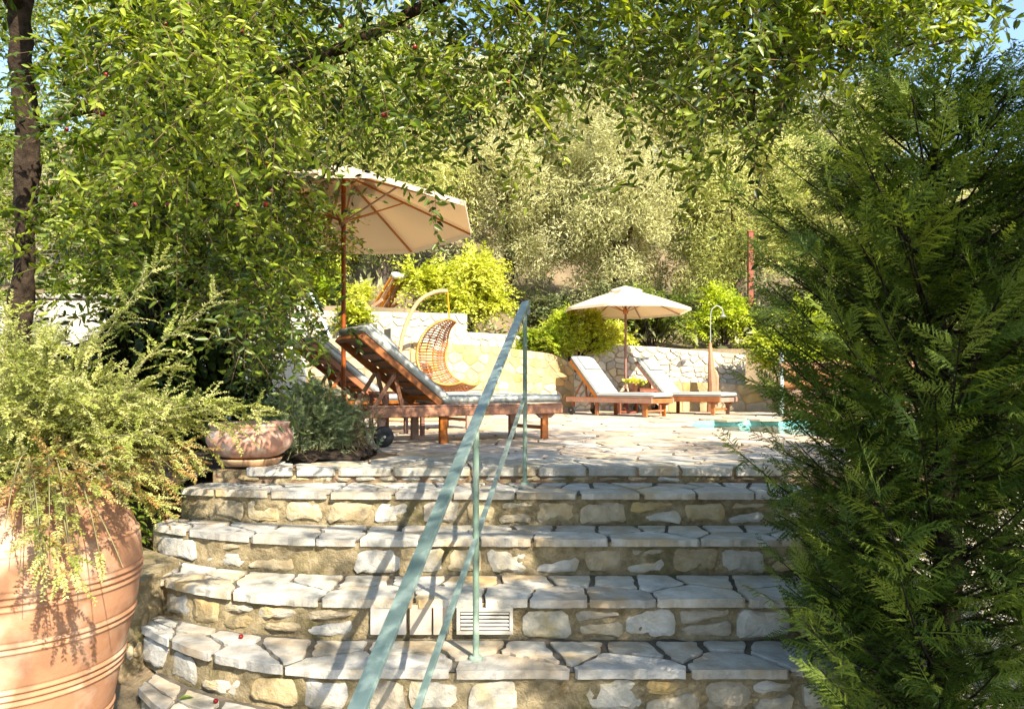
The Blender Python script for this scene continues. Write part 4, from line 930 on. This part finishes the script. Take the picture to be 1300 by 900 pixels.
bark_tube('branch', [tuple(np.array(p)-jl) for p in (W(1000, 30, 3.8), W(1060, 55, 3.8), W(1110, 75, 3.8), W(1250, 40, 3.7))], [.012, .011, .008, .004], jt, 'bark', 6, .1, seg=14)
bark_tube('branch', [tuple(np.array(p)-jl) for p in (W(40, 100, 6.0), W(90, 80, 5.6), W(140, 62, 5.4))], [.02, .015, .008], jt, 'bark', 6, .1, seg=14)
def region(n, p0, p1, y0, y1, top=-130, pad=0, fr=fringe, power=1.0):
    px = rng.uniform(p0, p1, n); Y = rng.uniform(y0, y1, n); bot = fr(px)-pad; py = top+(bot-top)*rng.random(n)**power
    return np.stack([(px-650)*Y/950, Y, .6+(487-py)*Y/950], -1), px, py
leafp, stemp = [], []
def cluster_twigs(C, per, L0, lsize, K, spread, droop, vb=.5, vs_=.16):
    n = len(C)*per; ci = np.repeat(np.arange(len(C)), per); S = C[ci]+rng.normal(0, spread, (n, 3)); D = nrm(unit(n)*[1, 1, .6]+[0, 0, -.15])
    L = L0*rng.uniform(.5, 1.2, n); var = vb+rng.normal(0, .24, len(C))[ci]+rng.normal(0, .12, n)
    return twigs(S, D, L, K, rng.uniform(.2, droop, n), lsize, .44, out=.85, var=var, stem_r=.0022, nstem=4)
# visible overhead mass
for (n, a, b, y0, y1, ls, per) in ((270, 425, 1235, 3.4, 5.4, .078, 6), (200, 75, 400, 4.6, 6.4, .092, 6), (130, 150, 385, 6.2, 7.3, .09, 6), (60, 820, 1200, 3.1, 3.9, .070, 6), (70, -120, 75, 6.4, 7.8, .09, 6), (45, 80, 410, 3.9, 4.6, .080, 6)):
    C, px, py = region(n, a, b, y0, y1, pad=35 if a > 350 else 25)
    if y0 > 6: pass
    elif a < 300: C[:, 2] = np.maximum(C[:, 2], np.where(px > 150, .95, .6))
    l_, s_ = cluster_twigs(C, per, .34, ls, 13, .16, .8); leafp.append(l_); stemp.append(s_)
# fringe shoots hanging at the lower outline
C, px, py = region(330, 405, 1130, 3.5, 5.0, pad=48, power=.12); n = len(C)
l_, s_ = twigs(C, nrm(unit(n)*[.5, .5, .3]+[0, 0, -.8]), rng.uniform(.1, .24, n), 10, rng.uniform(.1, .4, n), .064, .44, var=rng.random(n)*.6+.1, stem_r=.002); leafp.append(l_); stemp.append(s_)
# long curtain shoots at left of the parasol
C, px, py = region(200, 292, 372, 6.0, 7.2, top=180, pad=0, power=.8); n = len(C); C[:, 2] += .35
l_, s_ = twigs(C, nrm(unit(n)*[.35, .35, .1]+[0, 0, -1]), rng.uniform(.3, .6, n), 17, rng.uniform(0, .2, n), .066, .42, var=rng.random(n)*.7, stem_r=.003); leafp.append(l_); stemp.append(s_)
# unseen crown above and behind the camera, extended to shade the steps
n = 230; C = np.stack([rng.uniform(-4.5, 2.2, n), rng.uniform(-3.4, 3.2, n), rng.uniform(2.75, 4.3, n)], -1); C = C[(C[:, 2] > .9+.53*C[:, 1]+.25)]
l_, s_ = cluster_twigs(C, 6, .34, .085, 9, .2, .7); leafp.append(l_); stemp.append(s_)
n = 120; C = np.stack([rng.uniform(1.6, 4.8, n), rng.uniform(-2.4, 2.4, n), rng.uniform(2.9, 4.1, n)], -1); C = C[(C[:, 2] > .9+.53*C[:, 1]+.3)]  # unseen clusters added for more shade on the right of the steps
l_, s_ = cluster_twigs(C, 6, .34, .088, 9, .2, .7); leafp.append(l_); stemp.append(s_)
bark_tube('branch', [(2.0, -5.0, 4.4), (4.0, -5.6, 4.1), (6.0, -5.9, 3.7), (8.3, -5.7, 3.4)], [.05, .04, .03, .015], jt, 'bark', 9, .3, seg=12)  # unseen branch added to carry the shading clusters
# nearer shoots upper left, sunlight put into their lighter leaf colour
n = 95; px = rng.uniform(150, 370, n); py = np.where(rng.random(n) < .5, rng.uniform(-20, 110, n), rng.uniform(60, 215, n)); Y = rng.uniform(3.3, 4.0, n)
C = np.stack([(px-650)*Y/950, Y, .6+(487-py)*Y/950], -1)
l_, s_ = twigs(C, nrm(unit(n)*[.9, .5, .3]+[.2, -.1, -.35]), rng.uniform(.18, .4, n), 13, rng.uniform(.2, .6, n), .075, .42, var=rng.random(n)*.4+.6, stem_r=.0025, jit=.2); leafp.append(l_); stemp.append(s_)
# the 280 largest nearest leaves are parts of their own
lv = leafp[-1]; k6 = 6; nl = len(lv[0])//k6; own = rng.permutation(nl)[:280]; mask = np.ones(nl, bool); mask[own] = False
VV = lv[0].reshape(nl, k6, 3); va = lv[2].reshape(nl, k6)
leaf_mesh = {}
for q in range(3):
    mb = MB(); mb.add([(x*.44, y, z) for x, y, z in LEAF4[0]], LEAF4[1]); me = mb.mesh('leaf'); at = me.attributes.new('v', 'FLOAT', 'POINT'); at.data.foreach_set('value', [.55+.2*q]*6); me.materials.append(MAT['jujube_leaf']); leaf_mesh[q] = me
for i in own:
    p = VV[i]; ax = p[3]-p[0]; ln = np.linalg.norm(ax); y_ = ax/ln; x_ = p[1]-p[5]; x_ = x_/np.linalg.norm(x_); z_ = np.cross(x_, y_)
    o = link('leaf', leaf_mesh[int(min(2, max(0, (va[i, 0]-.5)*6)))], None, jt); Mx = Matrix((x_, y_, z_)).transposed().to_4x4(); Mx.translation = Vector(p[0]-jl)
    o.matrix_basis = Mx @ Matrix.Scale(ln, 4)
fidx = np.arange(mask.sum()*k6).reshape(-1, k6)
leafp[-1] = (VV[mask].reshape(-1, 3), np.concatenate([fidx[:, [0, 1, 2, 3]], fidx[:, [0, 3, 4, 5]]]), va[mask].ravel())
build_np('crown', leafp, 'jujube_leaf', jt, tuple(jl))['kind'] = 'stuff'; 
bpy.data.objects['crown'] if 0 else None
for ch_ in jt.children:
    if ch_.name.startswith('crown'): ch_.location = (0, 0, 0); ch_['kind'] = 'stuff'
o = build_np('twigs', stemp, 'stem_brown', jt, tuple(jl)); o.location = (0, 0, 0); o['kind'] = 'stuff'
fm = MB().lathe([(0, -1.1), (.55, -.85), (.9, -.3), (.92, .3), (.6, .85), (0, 1.05)], 8).mesh('fruit'); fm.materials.append(MAT['fruit'])
for i in range(46):
    px = random.choice([random.uniform(60, 420), random.uniform(430, 1100)]); Y = random.uniform(3.6, 4.6) if px > 430 else random.uniform(3.8, 5); py = random.uniform(5, float(fringe(px))-40)
    py = min(py, 260); o = link('fruit', fm, None, jt, tuple(W(px, py, Y)-jl)); s = random.uniform(.011, .015); o.scale = (s, s, s); o.rotation_euler = (random.random(), random.random(), 0)
# fallen fruit and a leaf on the steps
for (x, y, z, lb) in (((306-650)*3.80/950, 3.80, -.70+.018, 'dark red fallen fruit on the lower step near the big jar'), ((274-650)*3.50/950, 3.50, -.90+.018, 'dark red fallen fruit on the lowest step at bottom left')):
    o = link('fallen_fruit', fm, None, None, (x, y, z), (1.2, .3, 0)); o.scale = (.013, .013, .013); tagit(o, lb, 'fruit')
mb = MB(); mb.add([(x*.4, y, z+.3*(y*(1-y))) for x, y, z in LEAF4[0]], LEAF4[1]); me = mb.mesh('fallen_leaf'); at = me.attributes.new('v', 'FLOAT', 'POINT'); at.data.foreach_set('value', [.5]*6)
o = link('fallen_leaf', me, 'jujube_leaf', None, (-1.57, 3.52, -.885), (0, 0, R(-60))); o.scale = (.07, .07, .07); tagit(o, 'single green leaf fallen on the lowest step at bottom left', 'leaf')

# leaning trunk with dark evergreen shrub underneath
ds_ = empty('leaning_tree', (-4.15, 7.7, -.1), 'gnarled leaning trunk behind the jar plant, beneath the drooping crown', 'tree')
bark_tube('trunk', [(.05, 0, 0), (-.02, 0, .6), (.15, 0, 1.1), (.38, 0, 1.6), (.5, 0, 2.4), (.3, 0, 3.3)], [.17, .15, .13, .12, .09, .05], ds_, 'bark', 14, .6)
bark_tube('limb', [(.2, 0, 1.2), (.7, -.1, 1.6), (1.3, -.2, 2.2)], [.07, .05, .02], ds_, 'bark', 9, .3)
n = 1500; C = unit(60)*[1.2, .8, 1.0]+[.9, .3, 2.5]; ci = rng.integers(0, 60, n); l_, s_ = twigs(C[ci]+rng.normal(0, .2, (n, 3)), nrm(unit(n)+[0, 0, -.3]), rng.uniform(.2, .5, n), 12, rng.uniform(.1, .6, n), .09, .48, tmpl=LEAF2, stem_r=.003)
build_np('crown', [l_], 'mid_leaf', ds_)['kind'] = 'stuff'
def big_leaf_shrub(base, r_, h, n, label, lm='shaded_leaf', sz=.16, nm='evergreen_shrub'):
    t = empty(nm, base, label, 'shrub'); d = unit(n); d[:, 2] = np.abs(d[:, 2]); P = d*np.array([r_, r_*.7, h])*rng.uniform(.3, 1.05, (n, 1))**.5
    A = nrm(d*[1, 1, .2]+[0, 0, -.5]+rng.normal(0, .4, (n, 3))); s = sz*rng.uniform(.6, 1.2, n)
    build_np('foliage', [stamp(*LEAF4, P, A, nrm(d+[0, 0, .6]+rng.normal(0, .3, (n, 3))), np.stack([s*.6, s, s], -1), rng.random(n))], lm, t)
    for i in range(7): a = random.random()*6.3; bark_tube('stem', [(0, 0, -.1), (.3*math.cos(a)*r_, .25*math.sin(a)*r_, h*.4), (.7*math.cos(a)*r_, .5*math.sin(a)*r_, h*.8)], [.03, .02, .01], t, 'bark', 6, seg=6)
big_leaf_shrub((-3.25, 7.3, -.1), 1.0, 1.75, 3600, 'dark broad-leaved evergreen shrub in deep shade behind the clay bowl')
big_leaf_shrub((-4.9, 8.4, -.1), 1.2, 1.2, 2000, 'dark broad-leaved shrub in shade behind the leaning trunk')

# --- jar plant
def feathery(name, origin, label, mains, lmat, par=None, lsize=.0175, K=27, per_m=16, tl=(.08, .2), stemm='stem_green', bro=None, lw=.34, cat='plant', r0=.006, jr=.05, u0=.18, tmpl=LEAF2):
    t = empty(name, origin, label, cat); S, D, L, V, B = [], [], [], [], []; mt = []
    for (end, sag, nside) in mains:
        e = np.array(end, float)-np.array(origin); s0 = np.array([random.gauss(0, jr), random.gauss(0, jr), 0]); m_ = (s0+e)/2+np.array([0, 0, sag])
        ts = np.linspace(0, 1, 14)[:, None]; pts = (1-ts)**2*s0+2*ts*(1-ts)*m_+ts**2*e; mt.append(pts)
        lenm = np.linalg.norm(np.diff(pts, axis=0), axis=1).sum()
        for j in range(nside):
            u = random.uniform(u0, 1)**.8; q = (1-u)**2*s0+2*u*(1-u)*m_+u*u*e; tan = nrm((2*(1-u)*(m_-s0)+2*u*(e-m_)))
            S.append(q); D.append(tan*.9+np.array([random.gauss(0, .6), random.gauss(0, .6), random.gauss(0, .5)])); L.append(random.uniform(*tl)*(1.15-.5*u)); V.append(random.random()); B.append(u)
    S, D, L, V = map(np.array, (S, D, L, V)); n = len(S)
    res = [np.ones(n, bool)] if bro is None else [~bro(S+np.array(origin)), bro(S+np.array(origin))]
    st = []
    for mk, lm in zip(res, (lmat, 'jar_leaf_brown')):
        if mk.sum() == 0: continue
        l_, s_ = twigs(S[mk], D[mk], L[mk], K, rng.uniform(-.1, .35, mk.sum()), lsize, lw, out=1.0, tmpl=tmpl, var=V[mk], stem_r=.0011, nstem=4, per=2)
        o = build_np('foliage', [l_], lm, t); st.append(s_)
    st.append(tubes_np(np.stack(mt), np.linspace(r0, .0012, 14)[None].repeat(len(mt), 0)))
    build_np('stems', st, stemm, t); return t
J = (-1.73, 2.66, .27); mains = []
for i in range(92):   # mound
    px = random.uniform(-120, 235); py = random.uniform(415, 615) if px < 120 else random.uniform(500, 620); Y = random.uniform(2.25, 3.1)
    mains.append((W(px, py, Y), random.uniform(.05, .3), 20))
for (px, py, Y, sag, k) in ((283, 372, 2.9, .12, 40), (205, 330, 3.0, .1, 26), (150, 392, 2.8, .1, 26), (225, 465, 2.8, .1, 26), (190, 505, 2.9, .1, 26), (185, 490, 2.8, .1, 22), (330, 518, 3.1, .2, 46), (325, 528, 3.1, .18, 40), (310, 512, 3.2, .2, 40), (290, 540, 3.0, .2, 36), (275, 575, 3.0, .15, 30), (270, 550, 3.0, .18, 30), (245, 520, 3.0, .2, 30),
                         (10, 400, 2.7, .2, 30), (60, 420, 2.8, .2, 30), (110, 440, 2.8, .2, 30), (-20, 440, 2.6, .2, 30), (150, 480, 2.8, .2, 30), (240, 600, 3.0, .2, 40), (225, 625, 2.9, .2, 40), (200, 640, 2.8, .2, 40), (255, 590, 3.0, .2, 36), (215, 660, 2.9, .2, 26)):
    mains.append((W(px, py, Y), sag, k))
for i in range(12):    # trailers over the rim
    px = random.uniform(5, 165); py = random.uniform(660, 730) if px > 40 else random.uniform(640, 700); mains.append((W(px, py, random.uniform(2.1, 2.26)), .28, 8))
for (px, py) in ((100, 762), (60, 748), (75, 735), (95, 735), (25, 735)): mains.append((W(px, py, 2.16), .36, 13))
feathery('trailing_plant', J, 'pale green feathery trailing shrub spilling out of the huge jar', mains, 'jar_leaf', bro=lambda P: (P[:, 2] < .38) & (P[:, 2] > .04) & (P[:, 0] > -1.60) & (P[:, 0] < -1.05) & (rng.random(len(P)) < .45))
# rosemary by the bowl
mains = []
for i in range(110):
    a = random.random()*6.3; r_ = random.uniform(0, .62)**1; mains.append(((-1.66+r_*math.cos(a)*.9, 6.2+r_*math.sin(a)*.5, random.uniform(.38, .62)-.5*r_*r_), .05, 18))
feathery('rosemary_bush', (-1.66, 6.25, .02), 'dense upright rosemary bush between the clay bowl and the lounger wheel', mains, 'rosemary_leaf', lsize=.038, tmpl=NEEDLE, K=22, tl=(.10, .2), lw=.16, stemm='stem_green', cat='bush', jr=.24, u0=.0, r0=.003)
mains = []
for i in range(34):
    a = random.random()*6.3; r_ = random.uniform(.05, .3); mains.append(((-1.32+r_*math.cos(a), 6.45+r_*math.sin(a)*.5, random.uniform(.2, .5)), .08, 10))
feathery('dry_bush', (-1.34, 6.45, .02), 'brownish half-dry bush in front of the lounger wheel', mains, 'dry_leaf', lsize=.03, tmpl=NEEDLE, K=18, tl=(.08, .16), lw=.16, stemm='stem_brown', cat='bush', jr=.1, u0=.0, r0=.004)
# dark greenery between the jar and the stairs
big_leaf_shrub((-2.72, 4.85, -.5), .42, .5, 900, 'small dark leafy plant squeezed between the jar and the steps', 'mid_leaf', .06, 'ground_plant')

# --- conifers
def frond():
    V, F, Vr = [], [], []
    def q(p, d, ln, w_, z0, z1):
        d = d/np.linalg.norm(d); s = np.array([-d[1], d[0]]); b = len(V)
        if ln < .1:
            for pt, zz_ in ((p-s*w_*.5, z0), (p+s*w_*.5, z0), (p+d*ln, z1)): V.append((pt[0], pt[1], zz_))
            F.append((b, b+1, b+2)); return
        for pt, zz_ in ((p, z0), (p+d*ln*.5+s*w_*.62, (z0+z1)/2+.01), (p+d*ln, z1), (p+d*ln*.5-s*w_*.62, (z0+z1)/2+.01)): V.append((pt[0], pt[1], zz_))
        F.append((b, b+3, b+2)); F.append((b, b+2, b+1))
    def zf(y): return .06*math.sin(y*2.2)
    Vq = []
    q(np.array([0., 0.]), np.array([0, 1.]), 1.02, .017, 0, zf(1))
    n = 10
    for i in range(n):
        y = .10+.86*i/(n-1)
        for s in (-1, 1):
            yy = y+(.03 if s > 0 else 0)+random.uniform(-.01, .01); ln = (.30*(1-yy)**.75+.06)*(.55+.45*min(1, yy*5))*random.uniform(.65, 1.25); an = R(42+random.uniform(-6, 6)); d = np.array([s*math.sin(an), math.cos(an)])
            p = np.array([0, yy]); zdr = (-.10+random.uniform(-.12, .12))*ln/.3; q(p, d, ln, .022, zf(yy), zf(yy)+zdr); m_ = int(ln/.055)
            for j in range(1, m_+1):
                f = j/(m_+1); pj = p+d*ln*f
                for s2 in (-1, 1):
                    if random.random() < .08: continue
                    a2 = an*s+s2*R(36)*1.0; d2 = np.array([math.sin(a2), math.cos(a2)]); q(pj, d2, (.052*(1-f)+.026)*random.uniform(.8, 1.4), .024, zf(yy)+zdr*f, zf(yy)+zdr*f-.012)
    return np.array(V), np.array(F)
random.seed(5); FRONDS = [frond() for _ in range(5)]
def conifer(base, h, r_, nb, label, extra=(), nf=11, fl=.30, r_low=.75, trunk=.07, mincam=None):
    t = empty('conifer', base, label, 'conifer tree'); b0 = np.array(base, float)
    bark_tube('trunk', [(0, 0, 0), (.03, 0, h*.4), (-.02, .02, h*.75), (0, 0, h*.98)], [trunk, trunk*.8, trunk*.45, trunk*.12], t, 'bark', 10, .2)
    P, A, N_, S, V, polys = [], [], [], [], [], []
    brs = []
    for i in range(nb):
        f = (i+random.random())/nb; z = h*(.03+.94*f); a = random.random()*2*PI
        rr = r_*(r_low+(1-r_low)*min(1, f*2.2))*(1 if f < .68 else max(.22, 1-((f-.68)/.36)**1.6))*random.uniform(.75, 1.1)
        up = random.uniform(.25, .75); brs.append(((0, 0, z), (rr*math.cos(a), rr*math.sin(a), z+rr*up), .10))
    brs += [(tuple(np.array(p)-b0), tuple(np.array(e)-b0), s) for p, e, s in extra]
    for p0, e, sag in brs:
        p0 = np.array(p0); e = np.array(e); L = np.linalg.norm(e-p0); m_ = (p0+e)/2-np.array([0, 0, sag*L]); ts = np.linspace(0, 1, 7)[:, None]
        polys.append((1-ts)**2*p0+2*ts*(1-ts)*m_+ts**2*e)
        vb = random.random(); k = max(4, int(nf*min(1.5, L/.9)))
        for j in range(k):
            u = .22+.78*(j/(k-1))**.9; q = (1-u)**2*p0+2*u*(1-u)*m_+u*u*e; tan = nrm(2*(1-u)*(m_-p0)+2*u*(e-m_)); sd = nrm(np.cross(tan, [0, 0, 1.])); s = (-1)**j
            d = tan*.9+sd*s*(.75 if j < k-1 else 0)+rng.normal(0, .30, 3)+np.array([0, 0, .08])
            P.append(q); A.append(d); N_.append(np.array([0, 0, 1.])+sd*s*rng.normal(.3, .3)+rng.normal(0, .5, 3)); S.append(fl*random.uniform(.6, 1.3)*(1.15-.35*u)); V.append(.22+.38*u+random.gauss(0, .16)+.42*(vb-.5))  # inner sprays get the darker leaf colour, tips the sunlit one
    P, A, N_, S, V = map(np.array, (P, A, N_, S, V))
    if mincam is not None:
        wp = P+b0; kp = mincam(wp); P, A, N_, S, V = P[kp], A[kp], N_[kp], S[kp], V[kp]
    which = rng.integers(0, len(FRONDS), len(P)); pcs = []
    for w_ in range(len(FRONDS)):
        mk = which == w_; T, F = FRONDS[w_]; pcs.append(stamp(T, F, P[mk], A[mk], N_[mk], S[mk], V[mk]))
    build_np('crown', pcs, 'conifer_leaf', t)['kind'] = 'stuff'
    build_np('branches', [tubes_np(np.stack(polys), np.linspace(.009, .002, 7)[None].repeat(len(polys), 0))], 'bark', t)['kind'] = 'stuff'
    return t
CB = (1.80, 3.15, -1.1)
ex = []
for (px, py, Y, z0) in ((892, 237, 3.3, .9), (960, 260, 3.2, .8), (985, 330, 3.1, .55), (945, 440, 3.1, .25), (930, 415, 3.3, .2), (955, 490, 3.0, .1), (975, 560, 3.0, -.1), (940, 500, 3.2, 0), (905, 575, 3.0, -.2), (985, 600, 2.9, -.3), (1000, 640, 2.8, -.4), (960, 690, 2.8, -.5), (950, 670, 3.0, -.5), (970, 770, 2.6, -.7), (940, 790, 2.5, -.8), (960, 850, 2.4, -.9), (985, 890, 2.4, -.9), (1060, 130, 3.1, 1.2), (1100, 90, 3.1, 1.3), (1010, 180, 3.2, 1.0), (1020, 380, 2.8, .2), (1040, 520, 2.7, -.1), (1080, 300, 2.7, .5),
                       (1100, 640, 2.4, -.4), (1150, 560, 2.4, -.1), (1200, 420, 2.4, .2), (1120, 720, 2.3, -.6), (1170, 200, 2.6, .9)):
    ex.append(((CB[0], CB[1], z0), tuple(W(px+((34 if py < 590 else 82) if px < 1050 else 20), py+(0 if px < 1050 else 0), Y)), .12))
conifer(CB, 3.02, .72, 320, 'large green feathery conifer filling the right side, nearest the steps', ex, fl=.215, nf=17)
conifer((2.62, 3.55, -1.1), 2.72, .88, 260, 'dark conifer at the right frame edge behind the nearest conifer', fl=.24)
conifer((3.3, 5.2, -.4), 2.2, 1.0, 60, 'dark conifer set back beside the path at right', fl=.40, nf=9)
conifer((2.75, 1.35, -1.1), 4.2, .85, 60, 'unseen shade-casting conifer just outside the right of the view beside the path', fl=.46, nf=6)  # out of view, put in to shade the steps
conifer((3.5, -1.0, -1.1), 4.8, 1.1, 50, 'unseen shade-casting conifer behind the viewpoint at right', fl=.55, nf=5)  # out of view, put in to shade the near conifer and steps
#print('tris', sum(sum(len(p.vertices)-2 for p in o.data.polygons) if len(o.data.polygons) < 200 else 2*len(o.data.polygons) for o in bpy.data.objects if o.type == 'MESH'), 'objects', len(bpy.data.objects))
